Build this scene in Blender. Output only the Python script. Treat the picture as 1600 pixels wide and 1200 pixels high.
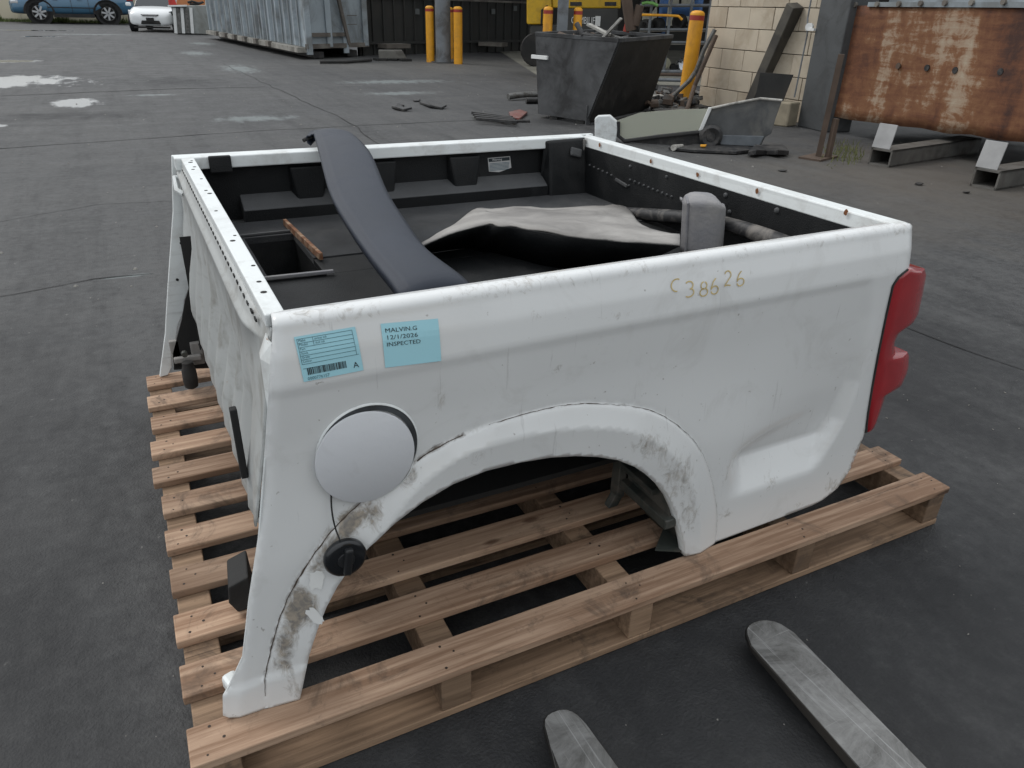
import bpy, bmesh, math, random
import numpy as np
from mathutils import Vector, Matrix, noise
from mathutils.geometry import delaunay_2d_cdt
random.seed(7)
R_ = math.radians
for o in list(bpy.data.objects): bpy.data.objects.remove(o)
S = bpy.context.scene
COL = S.collection

# ------------------------------------------------------------------ camera
CAM = Vector((0.107, -1.0259, 1.3808)); YAW, PITCH, ROLL, FPX = 1.0953, 0.4716, 0.0272, 1147.0
fw = Vector((math.cos(PITCH)*math.cos(YAW), math.cos(PITCH)*math.sin(YAW), -math.sin(PITCH)))
r0 = Vector((math.sin(YAW), -math.cos(YAW), 0)); u0 = r0.cross(fw)
rt = math.cos(ROLL)*r0 + math.sin(ROLL)*u0
up = -math.sin(ROLL)*r0 + math.cos(ROLL)*u0
cd = bpy.data.cameras.new('camera'); cam = bpy.data.objects.new('camera', cd); COL.objects.link(cam)
M = Matrix((rt, up, -fw)).transposed().to_4x4(); M.translation = CAM
cam.matrix_world = M
cd.sensor_width = 36; cd.lens = FPX/1600*36; cd.clip_start = .02; cd.clip_end = 600
S.camera = cam

# ------------------------------------------------------------------ sky, sun, exposure (overcast)
W = bpy.data.worlds.new("World"); S.world = W; W.use_nodes = True
nt = W.node_tree; nt.nodes.clear()
so = nt.nodes.new('ShaderNodeOutputWorld'); bg = nt.nodes.new('ShaderNodeBackground')
sky = nt.nodes.new('ShaderNodeTexSky'); sky.sky_type = 'NISHITA'; sky.sun_disc = False
sky.sun_elevation = R_(48); sky.sun_rotation = R_(-40); sky.dust_density = 4; sky.ozone_density = 1.2
mx = nt.nodes.new('ShaderNodeMix'); mx.data_type = 'RGBA'; mx.inputs[0].default_value = .86
# overcast cloud layer, three times brighter overhead than at the horizon
tc = nt.nodes.new('ShaderNodeTexCoord'); sx = nt.nodes.new('ShaderNodeSeparateXYZ'); nt.links.new(tc.outputs['Generated'], sx.inputs[0])
mr = nt.nodes.new('ShaderNodeMapRange'); mr.inputs['From Min'].default_value = 0; mr.inputs['From Max'].default_value = 1; mr.inputs['To Min'].default_value = 8.4; mr.inputs['To Max'].default_value = 14.5
nt.links.new(sx.outputs['Z'], mr.inputs['Value'])
cm = nt.nodes.new('ShaderNodeMix'); cm.data_type = 'RGBA'; cm.blend_type = 'MULTIPLY'; cm.inputs[0].default_value = 1; cm.inputs[6].default_value = (.965, 1.0, 1.025, 1)
nt.links.new(mr.outputs[0], cm.inputs[7]); nt.links.new(cm.outputs[2], mx.inputs[7])
nt.links.new(sky.outputs[0], mx.inputs[6]); nt.links.new(mx.outputs[2], bg.inputs[0])
bg.inputs[1].default_value = .10; nt.links.new(bg.outputs[0], so.inputs[0])
sd = bpy.data.lights.new('sun', 'SUN'); sd.energy = 1.0; sd.angle = R_(20); sd.color = (1, .97, .93)
sun = bpy.data.objects.new('sun', sd); COL.objects.link(sun)
SUND = Vector((math.cos(R_(48))*math.sin(R_(-40)), math.cos(R_(48))*math.cos(R_(-40)), math.sin(R_(48))))
sun.rotation_euler = SUND.to_track_quat('Z', 'Y').to_euler()
S.view_settings.view_transform = 'Standard'; S.view_settings.look = 'None'
S.view_settings.exposure = 0.07; S.view_settings.gamma = 1; S.view_settings.use_curve_mapping = False
S.render.engine = 'CYCLES'

# ------------------------------------------------------------------ helpers
def ray(u, v): return fw + rt*((u-800)/FPX) - up*((v-600)/FPX)
def at(u, v, ax, val):
    d = ray(u, v); return CAM + d*((val-CAM[ax])/d[ax])
def G(u, v, z=0.): return at(u, v, 2, z)
def over(P, u, v):                      # height above ground point P seen at u,v
    d = ray(u, v); h = math.hypot(P[0]-CAM.x, P[1]-CAM.y); return CAM.z + d.z*h/math.hypot(d.x, d.y)
def onplane(u, v, A, B):                # vertical plane through A,B
    d = ray(u, v); n = Vector((B[1]-A[1], A[0]-B[0], 0)); a = Vector((A[0], A[1], 0))
    return CAM + d*((a-CAM).dot(n)/d.dot(n))

def wloc(p):
    v = Vector((0, 0, 0))
    while p is not None: v += p.location; p = p.parent
    return v
class MB:
    def __init__(s): s.v = []; s.f = []
    def add(s, vs, fs):
        n = len(s.v); s.v += [tuple(v) for v in vs]; s.f += [tuple(i+n for i in f) for f in fs]; return s
    def hexa(s, p):   # p: bottom 4 ccw, top 4 ccw
        return s.add(p, [(3,2,1,0),(4,5,6,7),(0,1,5,4),(1,2,6,5),(2,3,7,6),(3,0,4,7)])
    def box(s, a, b):
        x0,y0,z0 = a; x1,y1,z1 = b
        return s.hexa([(x0,y0,z0),(x1,y0,z0),(x1,y1,z0),(x0,y1,z0),(x0,y0,z1),(x1,y0,z1),(x1,y1,z1),(x0,y1,z1)])
    def obox(s, c, size, rz=0, rx=0, ry=0):
        m = Matrix.Rotation(rz,3,'Z') @ Matrix.Rotation(ry,3,'Y') @ Matrix.Rotation(rx,3,'X'); h = Vector(size)/2
        P = [Vector(c)+m@Vector((sx*h.x,sy*h.y,sz*h.z)) for sz in (-1,1) for sx,sy in ((-1,-1),(1,-1),(1,1),(-1,1))]
        return s.hexa(P)
    def bar(s, p, q, w, h, upv=(0,0,1)):
        p = Vector(p); q = Vector(q); d = (q-p).normalized(); a = d.cross(Vector(upv))
        if a.length < 1e-4: a = d.cross(Vector((1,0,0)))
        a.normalize(); b = a.cross(d); a *= w/2; b *= h/2
        return s.hexa([p-a-b, p+a-b, q+a-b, q-a-b, p-a+b, p+a+b, q+a+b, q-a+b])
    def loft(s, rings, closed=True, caps=True):
        n = len(rings[0]); V = [v for r in rings for v in r]; F = []
        for i in range(len(rings)-1):
            for j in range(n if closed else n-1):
                k = (j+1) % n; F.append((i*n+j, i*n+k, (i+1)*n+k, (i+1)*n+j))
        if caps and closed: F.append(tuple(range(n))[::-1]); F.append(tuple((len(rings)-1)*n+j for j in range(n)))
        return s.add(V, F)
    def cyl(s, p, q, r0, r1=None, n=20, caps=True):
        r1 = r0 if r1 is None else r1; p = Vector(p); q = Vector(q); d = (q-p).normalized()
        a = d.orthogonal().normalized(); b = d.cross(a)
        rg = lambda c, r: [c+a*(r*math.cos(t))+b*(r*math.sin(t)) for t in [2*math.pi*k/n for k in range(n)]]
        return s.loft([rg(p, r0), rg(q, r1)], True, caps)
    def lathe(s, c, ax, prof, n=24):    # prof: (dist along ax, radius)
        c = Vector(c); d = Vector(ax).normalized(); a = d.orthogonal().normalized(); b = d.cross(a)
        return s.loft([[c+d*h+a*(r*math.cos(2*math.pi*k/n))+b*(r*math.sin(2*math.pi*k/n)) for k in range(n)] for h, r in prof])
    def tube(s, P, r, n=8):
        P = [Vector(p) for p in P]; rings = []; a = None
        for i, p in enumerate(P):
            d = (P[min(i+1, len(P)-1)]-P[max(i-1, 0)]).normalized()
            a = d.orthogonal().normalized() if a is None else (a-d*a.dot(d)).normalized()
            b = d.cross(a); rings.append([p+a*(r*math.cos(2*math.pi*k/n))+b*(r*math.sin(2*math.pi*k/n)) for k in range(n)])
        return s.loft(rings)
    def prism(s, poly, off):            # poly: 3-D points, extruded by off
        n = len(poly); off = Vector(off); V = [Vector(p) for p in poly]+[Vector(p)+off for p in poly]
        return s.add(V, [tuple(range(n))[::-1], tuple(range(n, 2*n))]+[(i, (i+1) % n, n+(i+1) % n, n+i) for i in range(n)])
    def grid(s, P):                     # P[i][j] points
        n = len(P[0]); F = [(i*n+j, i*n+j+1, (i+1)*n+j+1, (i+1)*n+j) for i in range(len(P)-1) for j in range(n-1)]
        return s.add([p for r in P for p in r], F)
    def build(s, name, mat, parent=None, local=False, smooth=False, bevel=0, solid=0, fix=True, seg=2):
        me = bpy.data.meshes.new(name)
        o = Vector((0,0,0)) if (local or parent is None) else wloc(parent)
        me.from_pydata([(v[0]-o.x, v[1]-o.y, v[2]-o.z) for v in s.v], [], s.f)
        if fix:
            b = bmesh.new(); b.from_mesh(me); bmesh.ops.recalc_face_normals(b, faces=b.faces); b.to_mesh(me); b.free()
        me.materials.append(mat)
        if smooth:
            me.shade_smooth()
            if smooth != 'all': me.set_sharp_from_angle(angle=R_(40))
        ob = bpy.data.objects.new(name, me); COL.objects.link(ob); ob.parent = parent
        if solid:
            m = ob.modifiers.new('solid', 'SOLIDIFY'); m.thickness = solid; m.offset = 0
        if bevel:
            m = ob.modifiers.new('bevel', 'BEVEL'); m.width = bevel; m.segments = seg; m.limit_method = 'ANGLE'; m.angle_limit = R_(35)
        return ob
def tag(o, label=None, cat=None, group=None, kind=None):
    if label: o['label'] = label
    if cat: o['category'] = cat
    if group: o['group'] = group
    if kind: o['kind'] = kind
    return o
def thing(name, loc, label, cat, group=None, rz=0):
    e = bpy.data.objects.new(name, None); COL.objects.link(e); e.location = loc; e.rotation_euler.z = rz
    e.empty_display_size = .1
    return tag(e, label, cat, group)
def copy_tree(o, parent=None):
    c = o.copy(); COL.objects.link(c); c.parent = parent
    for ch in list(o.children): copy_tree(ch, c)
    return c
def textmesh(body, size, extr=0):
    cu = bpy.data.curves.new('txt', 'FONT'); cu.body = body; cu.size = size; cu.resolution_u = 2; cu.extrude = extr
    ob = bpy.data.objects.new('txt', cu); COL.objects.link(ob)
    dg = bpy.context.evaluated_depsgraph_get(); me = bpy.data.meshes.new_from_object(ob.evaluated_get(dg))
    V = [v.co.copy() for v in me.vertices]; F = [tuple(p.vertices) for p in me.polygons]
    bpy.data.objects.remove(ob); bpy.data.meshes.remove(me); return V, F

# ------------------------------------------------------------------ materials
class N:
    def __init__(s, name):
        s.m = bpy.data.materials.new(name); s.m.use_nodes = True; s.t = s.m.node_tree; s.t.nodes.clear()
        s.out = s.n('ShaderNodeOutputMaterial'); s.p = s.n('ShaderNodeBsdfPrincipled'); s.l(s.p.outputs[0], s.out.inputs[0])
    def n(s, ty, **k):
        x = s.t.nodes.new(ty)
        for a, b in k.items(): setattr(x, a, b)
        return x
    def l(s, a, b): s.t.links.new(a, b)
    def coord(s, kind='Object', scale=(1,1,1), rot=(0,0,0), loc=(0,0,0), rnd=False):
        if kind == 'World': c = s.n('ShaderNodeNewGeometry').outputs['Position']
        else: c = s.n('ShaderNodeTexCoord').outputs[kind]
        if rnd:
            oi = s.n('ShaderNodeObjectInfo'); mu = s.n('ShaderNodeVectorMath', operation='SCALE'); mu.inputs[0].default_value = (37, 23, 11)
            s.l(oi.outputs['Random'], mu.inputs['Scale']); ad = s.n('ShaderNodeVectorMath', operation='ADD')
            s.l(c, ad.inputs[0]); s.l(mu.outputs[0], ad.inputs[1]); c = ad.outputs[0]
        mp = s.n('ShaderNodeMapping'); mp.inputs['Scale'].default_value = scale; mp.inputs['Rotation'].default_value = rot; mp.inputs['Location'].default_value = loc
        s.l(c, mp.inputs[0]); return mp.outputs[0]
    def noise(s, vec, scale, detail=4, rough=.55, dist=0):
        x = s.n('ShaderNodeTexNoise'); x.inputs['Scale'].default_value = scale; x.inputs['Detail'].default_value = detail
        x.inputs['Roughness'].default_value = rough; x.inputs['Distortion'].default_value = dist; s.l(vec, x.inputs['Vector']); return x.outputs['Fac']
    def ramp(s, v, stops):
        x = s.n('ShaderNodeValToRGB'); e = x.color_ramp.elements
        while len(e) < len(stops): e.new(.5)
        for i, (a, c) in enumerate(stops):
            e[i].position = a; e[i].color = (c, c, c, 1) if isinstance(c, (int, float)) else (*c, 1)
        s.l(v, x.inputs[0]); return x.outputs[0]
    def mix(s, f, a, b, mode='MIX'):
        x = s.n('ShaderNodeMix', data_type='RGBA', blend_type=mode)
        for i, q in ((0, f), (6, a), (7, b)):
            if isinstance(q, (int, float)): x.inputs[i].default_value = q if i == 0 else (q, q, q, 1)
            elif isinstance(q, tuple): x.inputs[i].default_value = (*q, 1)
            else: s.l(q, x.inputs[i])
        return x.outputs[2]
    def math(s, op, a, b=0., clamp=False):
        x = s.n('ShaderNodeMath', operation=op, use_clamp=clamp)
        for i, q in ((0, a), (1, b)):
            if isinstance(q, (int, float)): x.inputs[i].default_value = q
            else: s.l(q, x.inputs[i])
        return x.outputs[0]
    def attr(s, name): return s.n('ShaderNodeAttribute', attribute_name=name).outputs['Fac']
    def bump(s, h, strength=.3, dist=.01):
        x = s.n('ShaderNodeBump'); x.inputs['Strength'].default_value = strength; x.inputs['Distance'].default_value = dist
        s.l(h, x.inputs['Height']); s.l(x.outputs[0], s.p.inputs['Normal']); return x
    def set(s, **k):
        for a, b in k.items():
            i = s.p.inputs[a.replace('_', ' ')]
            if isinstance(b, (int, float)): i.default_value = b
            elif isinstance(b, tuple): i.default_value = (*b, 1) if len(b) == 3 else b
            else: s.l(b, i)
        return s
def plain(name, col, rough=.5, metal=0, var=.25, vs=6, dirt=None, dirtamt=.5, ds=3, bump=.15, bs=60, rnd=True, lo=.48, hi=.62, spec=.5):
    """base colour with value variation, optional dirt colour in noisy patches, fine bump"""
    a = N(name); c = a.coord(rnd=rnd); f = a.noise(c, vs, 5)
    k = a.ramp(f, [(.3, 1-var), (.7, 1+var*.4)])
    b = a.mix(1., col, k, 'MULTIPLY')
    rv = rough
    if dirt:
        d = a.ramp(a.noise(c, ds, 8, .65, .6), [(lo, 0.), (hi, 1.)])
        d = a.math('MULTIPLY', d, dirtamt); b = a.mix(d, b, dirt)
        rv = a.math('ADD', a.math('MULTIPLY', d, .35), rough, True)
    a.set(Base_Color=b, Roughness=rv, Metallic=metal, Specular_IOR_Level=spec)
    if bump: a.bump(a.noise(c, bs, 4), bump, .004)
    return a.m

def m_paint():
    a = N('white_paint'); c = a.coord(); w = a.coord(scale=(1, 1, 1))
    col = a.mix(a.noise(c, 3, 3), (.60,.612,.612), (.655,.667,.667))
    sm = a.ramp(a.noise(c, 5, 9, .7, .8), [(.54, 0.), (.70, .26)])                 # grey smudges
    col = a.mix(sm, col, (.34,.33,.31))
    sp = a.ramp(a.noise(c, 55, 3, .6), [(.70, 0.), (.74, .6)])                      # specks
    col = a.mix(sp, col, (.22,.20,.18))
    st = a.coord(scale=(30, 2, 2), rot=(0, .5, 0)); 
    sc = a.ramp(a.noise(st, 2.2, 8, .7), [(.64, 0.), (.67, .4)]); col = a.mix(sc, col, (.4,.4,.4))
    dn = a.noise(a.coord(scale=(1.4, 1, .8), rot=(0,.6,0)), 34, 9, .75, 1.2)
    d = a.attr('dirt'); dd = a.ramp(a.math('ADD', a.math('MULTIPLY', d, 1.1), a.math('MULTIPLY', a.math('SUBTRACT', dn, .5), 1.7)), [(.30, 0.), (.80, 1.)])
    col = a.mix(a.math('MULTIPLY', dd, .80), col, a.mix(a.ramp(a.noise(c, 60, 8, .7, .8), [(.36, 0.), (.62, 1.)]), (.035,.024,.014), (.24,.185,.12)))
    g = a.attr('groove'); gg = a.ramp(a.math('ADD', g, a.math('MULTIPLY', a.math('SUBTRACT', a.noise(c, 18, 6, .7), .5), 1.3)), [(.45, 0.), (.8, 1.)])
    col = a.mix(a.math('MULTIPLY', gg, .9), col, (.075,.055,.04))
    ru = a.attr('rust'); rr = a.ramp(a.math('ADD', ru, a.math('MULTIPLY', a.math('SUBTRACT', dn, .5), 1.2)), [(.4, 0.), (.7, 1.)])
    col = a.mix(rr, col, (.32,.12,.04))
    rg = a.math('ADD', a.math('MULTIPLY', a.math('ADD', dd, sm), .35), .33, True)
    a.set(Base_Color=col, Roughness=rg, Coat_Weight=.6, Coat_Roughness=.12)
    return a.m
WHITE = m_paint()
def m_trim(name, base, dirtc, amt):      # white / grey sheet metal, scuffed
    a = N(name); c = a.coord()
    col = a.mix(a.ramp(a.noise(c, 9, 8, .7, .6), [(.5, 0.), (.68, amt)]), base, dirtc)
    s2 = a.coord(scale=(3, 3, 30)); col = a.mix(a.ramp(a.noise(s2, 1.2, 6, .7), [(.55, 0.), (.75, amt*.8)]), col, (.25,.25,.24))
    rn = a.ramp(a.noise(c, 26, 5, .6, .3), [(.70, 0.), (.75, .8)]); col = a.mix(rn, col, (.28,.13,.05))
    a.set(Base_Color=col, Roughness=.42); a.bump(a.noise(c, 40, 4), .12, .003); return a.m
RAIL = m_trim('rail_white_metal', (.66,.69,.69), (.33,.31,.28), .45)
PRIMER = m_trim('front_wall_grey_metal', (.40,.415,.41), (.17,.155,.13), .65)
BLACKPL = plain('black_liner_plastic', (.007,.008,.009), .55, spec=.28, var=.3, dirt=(.035,.035,.035), dirtamt=.35, bump=.5, bs=260, vs=3)
LEDGE = plain('worn_liner_plastic', (.055,.057,.060), .6, var=.2, dirt=(.09,.09,.088), dirtamt=.4, bump=.4, bs=260)
CARPET = plain('black_carpet', (.036,.038,.041), .95, var=.35, vs=8, dirt=(.075,.075,.075), dirtamt=.35, ds=5, bump=.8, bs=420)
DARK = plain('dark_underbody', (.008,.008,.008), .8, bump=0)
FLARE = plain('dark_grey_flare_plastic', (.016,.022,.036), .5, spec=.32, var=.18, vs=4, dirt=(.06,.065,.08), dirtamt=.25, ds=4, bump=.3, bs=500)
DUSTY = plain('dusty_grey_plastic', (.19,.19,.205), .7, var=.3, vs=7, dirt=(.38,.36,.33), dirtamt=.55, ds=6, bump=.4, bs=90, lo=.42, hi=.7)
DUSTBR = plain('dusty_brown_liner', (.20,.19,.18), .7, var=.4, vs=3, dirt=(.40,.385,.365), dirtamt=.7, ds=4, bump=.5, bs=50, lo=.4, hi=.72)
def m_wood(name, c1, c2, stain=.5):
    a = N(name); c = a.coord(rnd=True); oi = a.n('ShaderNodeObjectInfo')
    g = a.coord(scale=(1.1, 26, 26), rnd=True); f = a.noise(g, 3, 8, .65, .35)
    f2 = a.noise(a.coord(scale=(.7, 7, 7), rnd=True), 1.6, 3, .5, 1.4)
    wv = a.n('ShaderNodeTexWave', bands_direction='Y'); wv.inputs['Scale'].default_value = 14; wv.inputs['Distortion'].default_value = 5; wv.inputs['Detail'].default_value = 3
    a.l(a.coord(scale=(.25, 1, 1), rnd=True), wv.inputs['Vector'])
    k = a.math('ADD', a.math('MULTIPLY', f, .55), a.math('ADD', a.math('MULTIPLY', f2, .42), a.math('MULTIPLY', wv.outputs['Fac'], .05)))
    col = a.mix(a.ramp(k, [(.38, 0.), (.60, 1.)]), c1, c2)
    tone = a.math('ADD', a.math('MULTIPLY', oi.outputs['Random'], .50), .66); col = a.mix(1., col, tone, 'MULTIPLY')
    vo = a.n('ShaderNodeTexVoronoi'); vo.inputs['Scale'].default_value = 3.2; a.l(a.coord(scale=(.8, 2.0, 1.2), rnd=True), vo.inputs['Vector'])
    kn = a.ramp(vo.outputs['Distance'], [(.045, 1.), (.085, 0.)]); col = a.mix(a.math('MULTIPLY', kn, .75), col, (.09,.04,.02))
    st = a.ramp(a.noise(c, 6.5, 9, .75, .9), [(.52, 0.), (.68, stain)]); col = a.mix(st, col, (.075,.055,.042))
    cr = a.ramp(a.noise(a.coord(scale=(.5, 40, 3), rnd=True), 2.2, 3, .5, .2), [(.70, 0.), (.725, .8)]); col = a.mix(cr, col, (.05,.03,.02))
    a.set(Base_Color=col, Roughness=.78, Specular_IOR_Level=.3)
    a.bump(a.math('SUBTRACT', f, a.math('MULTIPLY', cr, .8)), .45, .003); return a.m
WOOD = m_wood('pallet_pine', (.48,.335,.235), (.24,.145,.092), .8)
WOOD2 = m_wood('pallet_pine_dirty', (.34,.23,.15), (.17,.11,.07), .95)
RUBBER = plain('black_rubber', (.012,.012,.012), .75, dirt=(.06,.055,.05), dirtamt=.4, bump=.3, bs=80)
STEEL = None
def m_tine():
    a = N('worn_fork_steel'); c = a.coord(); al = a.coord(scale=(70, 1.5, 4), rot=(0, 0, -.14)); ac = a.coord(scale=(2, 60, 4), rot=(0, 0, .5))
    g = a.noise(c, 9, 10, .78, .8); f = a.noise(al, 1.5, 6, .7, .2); h = a.noise(ac, 1.2, 5, .7, .2)
    col = a.mix(a.ramp(g, [(.38, 0.), (.62, 1.)]), (.095,.093,.089), (.235,.235,.23))
    col = a.mix(a.ramp(f, [(.58, 0.), (.66, .6)]), col, (.36,.36,.36)); col = a.mix(a.ramp(h, [(.62, 0.), (.67, .5)]), col, (.33,.33,.33))
    col = a.mix(a.ramp(f, [(.30, .6), (.40, 0.)]), col, (.07,.066,.06))
    a.set(Base_Color=col, Metallic=.5, Roughness=a.ramp(g, [(.4, .36), (.6, .58)])); a.bump(g, .25, .003); return a.m
STEEL = m_tine()
BLACKST = plain('black_forged_steel', (.018,.017,.016), .6, metal=.3, dirt=(.07,.06,.05), dirtamt=.4, bump=.4)
YEL = plain('bollard_yellow', (.72,.33,.015), .5, var=.15, dirt=(.30,.15,.05), dirtamt=.55, ds=3, lo=.52, hi=.75)
RED = plain('bollard_red_band', (.32,.03,.02), .5, var=.2)
WHT2 = plain('white_cap', (.60,.58,.52), .5, var=.15)
GREYPOST = plain('grey_painted_steel_post', (.16,.175,.19), .55, var=.25, dirt=(.07,.065,.06), dirtamt=.6, vs=2)
DKCOL = plain('dark_grey_column_paint', (.075,.080,.083), .5, var=.2, vs=2, dirt=(.03,.03,.03), dirtamt=.5)
BIN = plain('grimy_grey_bin_steel', (.075,.078,.082), .55, metal=.15, var=.4, vs=2, dirt=(.022,.022,.023), dirtamt=.85, ds=1.6, bump=.4, bs=20, lo=.44, hi=.62)
BINDK = plain('black_steel', (.02,.02,.019), .6, var=.4, vs=3, dirt=(.05,.045,.04), dirtamt=.5)
def m_rust():
    a = N('peeling_rust_paint'); c = a.coord(); v = a.coord(scale=(1, 1.15, .30), loc=(0,.35,0)); h = a.coord(scale=(.35, .4, 3.2))
    n1 = a.noise(v, 1.3, 4, .55, .5); n2 = a.noise(h, 3.2, 7, .7, .6); n3 = a.noise(c, 7, 9, .75, .8)
    k = a.math('ADD', a.math('MULTIPLY', n1, .56), a.math('ADD', a.math('MULTIPLY', n2, .22), a.math('MULTIPLY', n3, .22)))
    col = a.ramp(k, [(.36, (.38,.32,.24)), (.43, (.31,.22,.15)), (.465, (.19,.085,.037)), (.53, (.125,.046,.02)), (.60, (.05,.02,.013))])
    fl = a.ramp(a.noise(c, 5, 10, .8, 2.0), [(.60, 0.), (.64, .9)]); col = a.mix(fl, col, (.10,.04,.02))
    a.set(Base_Color=col, Roughness=.8); a.bump(n3, .5, .01); return a.m
RUST = m_rust()
CONC = plain('grimy_concrete', (.15,.145,.13), .85, var=.35, vs=2, dirt=(.06,.055,.05), dirtamt=.6, ds=2)
BLOCK = plain('cream_block', (.50,.435,.34), .8, var=.15, vs=2, dirt=(.30,.24,.17), dirtamt=.5, ds=1.5, bump=.3)
MORT = plain('grey_mortar', (.12,.105,.085), .9)
WALLC = plain('cream_perimeter_wall', (.55,.50,.38), .8, var=.12, vs=.6, dirt=(.30,.28,.22), dirtamt=.5, ds=.5)
CONT = plain('blue_grey_container_paint', (.29,.335,.365), .6, var=.25, vs=.8, dirt=(.10,.095,.085), dirtamt=.6, ds=.9, bump=.3, bs=9)
CONTDK = plain('rusty_skid_steel', (.13,.115,.10), .7, var=.4, vs=1.5, dirt=(.28,.27,.24), dirtamt=.5, ds=1.3)
SHED = plain('dark_shed_cladding', (.028,.029,.027), .7, var=.3, vs=.7, dirt=(.05,.045,.04), dirtamt=.5, ds=.6)
def glass(name, col, rough=.08, metal=0, tr=0):
    a = N(name); a.set(Base_Color=col, Roughness=rough, Metallic=metal, Transmission_Weight=tr); return a.m
def m_lamp():
    a = N('red_lens'); c = a.coord(scale=(1, 1, 1)); v = a.n('ShaderNodeTexVoronoi'); v.inputs['Scale'].default_value = 60; a.l(c, v.inputs['Vector'])
    a.set(Base_Color=a.mix(a.noise(c, 12, 2), (.20,.008,.013), (.34,.014,.020)), Roughness=.18, Coat_Weight=.5, Coat_Roughness=.1)
    return a.m
LAMP = m_lamp()
# ------------------------------------------------------------------ ground
def m_asphalt():
    a = N('worn_asphalt'); c = a.coord('World'); 
    n1 = a.noise(c, .35, 5, .6, .4); n2 = a.noise(c, 2.6, 8, .68, .3); n3 = a.noise(c, 90, 3, .6)
    sw = a.noise(a.coord('World', scale=(.25, 1.6, 1), rot=(0, 0, .15)), 1.1, 7, .65, .8)
    col = a.mix(a.ramp(n1, [(.32, 0.), (.68, 1.)]), (.040,.041,.043), (.070,.070,.070))
    col = a.mix(a.ramp(n2, [(.42, 0.), (.70, .7)]), col, (.024,.0245,.026))
    col = a.mix(a.ramp(sw, [(.50, 0.), (.72, .5)]), col, (.085,.084,.082))
    col = a.mix(a.ramp(n3, [(.60, 0.), (.72, .5)]), col, (.10,.10,.10))
    tm = a.noise(a.coord('World', scale=(2.6, .22, 1), rot=(0, 0, .5)), 1.3, 8, .7, .5); col = a.mix(a.ramp(tm, [(.48, 0.), (.66, .65)]), col, (.020,.0205,.022))
    n4 = a.noise(c, 17, 9, .8); col = a.mix(a.ramp(n4, [(.46, 0.), (.66, .55)]), col, (.085,.086,.086)); col = a.mix(a.ramp(n4, [(.34, .6), (.46, 0.)]), col, (.012,.012,.013))
    sp = a.ramp(a.noise(c, 34, 2, .5), [(.745, 0.), (.765, .7)]); col = a.mix(sp, col, (.22,.21,.20))
    # brown, drier ground towards the rusty tank
    def ell(cx, cy, rx, ry, soft=(.55, 1.0), amp=.9, ns=1.4, det=6, asp=None):
        mp = a.n('ShaderNodeMapping'); mp.inputs['Scale'].default_value = (1/rx, 1/ry, 0); mp.inputs['Location'].default_value = (-cx/rx, -cy/ry, 0)
        a.l(a.n('ShaderNodeNewGeometry').outputs['Position'], mp.inputs[0]); ln = a.n('ShaderNodeVectorMath', operation='LENGTH'); a.l(mp.outputs[0], ln.inputs[0])
        d = a.math('SUBTRACT', 1.25, ln.outputs['Value']); nn = a.math('MULTIPLY', a.math('SUBTRACT', a.noise(a.coord('World', scale=(1, .35, 1)), ns*2, det, .65), .5), amp*2)
        return a.ramp(a.math('ADD', d, nn, True), [(soft[0], 0.), (soft[1], 1.)])
    br = ell(7.2, 3.6, 3.0, 2.2, (.2, 1.), .8, 1.0); col = a.mix(a.math('MULTIPLY', br, .55), col, (.105,.092,.075))
    br2 = ell(10., 19., 8, 4, (.2, 1.), .8, .3); col = a.mix(a.math('MULTIPLY', br2, .5), col, (.13,.128,.12))
    gr = None
    for e in ((1.7, 9.75, .75, .42), (5.2, 14.6, 1.6, .6), (4.6, 12.4, 1.0, .4), (-.03, 3.44, .18, .035), (.6, 13.0, .5, .2), (2.1, 6.2, .25, .08), (2.75, 18.4, .55, 1.9), (2.75, 18.0, .4, 1.2), (2.4, 24.5, .6, 1.6), (3.2, 30.5, .6, 1.6), (-.5, 38, 2.5, .8)):
        q = ell(*e, (.45, 1.), 1.0, 4); gr = q if gr is None else a.math('MAXIMUM', gr, q)
    col = a.mix(a.math('MULTIPLY', gr, .42), col, (.26,.30,.30))
    oil_and_shade = None  # far ellipses are oil; the near ones paint foreground shade into the colour
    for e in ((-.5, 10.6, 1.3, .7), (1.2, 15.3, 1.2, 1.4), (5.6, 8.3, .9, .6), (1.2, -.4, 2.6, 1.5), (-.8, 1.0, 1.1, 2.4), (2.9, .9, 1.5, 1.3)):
        q = ell(*e, (.3, 1.), .9, 1.5); oil_and_shade = q if oil_and_shade is None else a.math('MAXIMUM', oil_and_shade, q)
    col = a.mix(a.math('MULTIPLY', oil_and_shade, .84), col, (.013,.0135,.015))
    col = a.mix(a.ramp(n4, [(.52, 0.), (.70, .30)]), col, (.06,.061,.061)); col = a.mix(a.ramp(a.noise(c, 5.5, 9, .75, .5), [(.54, 0.), (.72, .25)]), col, (.055,.054,.053))
    pd = None
    for e in ((-2.1, 15.9, 2.7, 2.1), (-.52, 12.15, .62, .85), (-2.3, 21.2, 1.3, .9), (-2.2, 21.2, .75, .5), (-2.6, 42, 2.4, 1.1), (-2.2, 35.5, 1.2, .8),
              (-1.3, 9.9, .3, .25),):
        q = ell(*e, (.60, .78), .75, 1.5, 8); pd = q if pd is None else a.math('MAXIMUM', pd, q)
    col = a.mix(pd, col, (.05,.052,.05))
    ro = a.mix(pd, a.ramp(n2, [(.35, .78), (.7, .55)]), .06)
    a.set(Base_Color=col, Roughness=ro, Specular_IOR_Level=a.mix(pd, .35, .65))
    b = a.bump(a.math('ADD', a.noise(c, 130, 4), a.math('MULTIPLY', n2, .6)), .5, .006); a.l(a.math('SUBTRACT', .55, a.math('MULTIPLY', pd, .53)), b.inputs['Strength'])
    return a.m
ASPH = m_asphalt()
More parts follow.
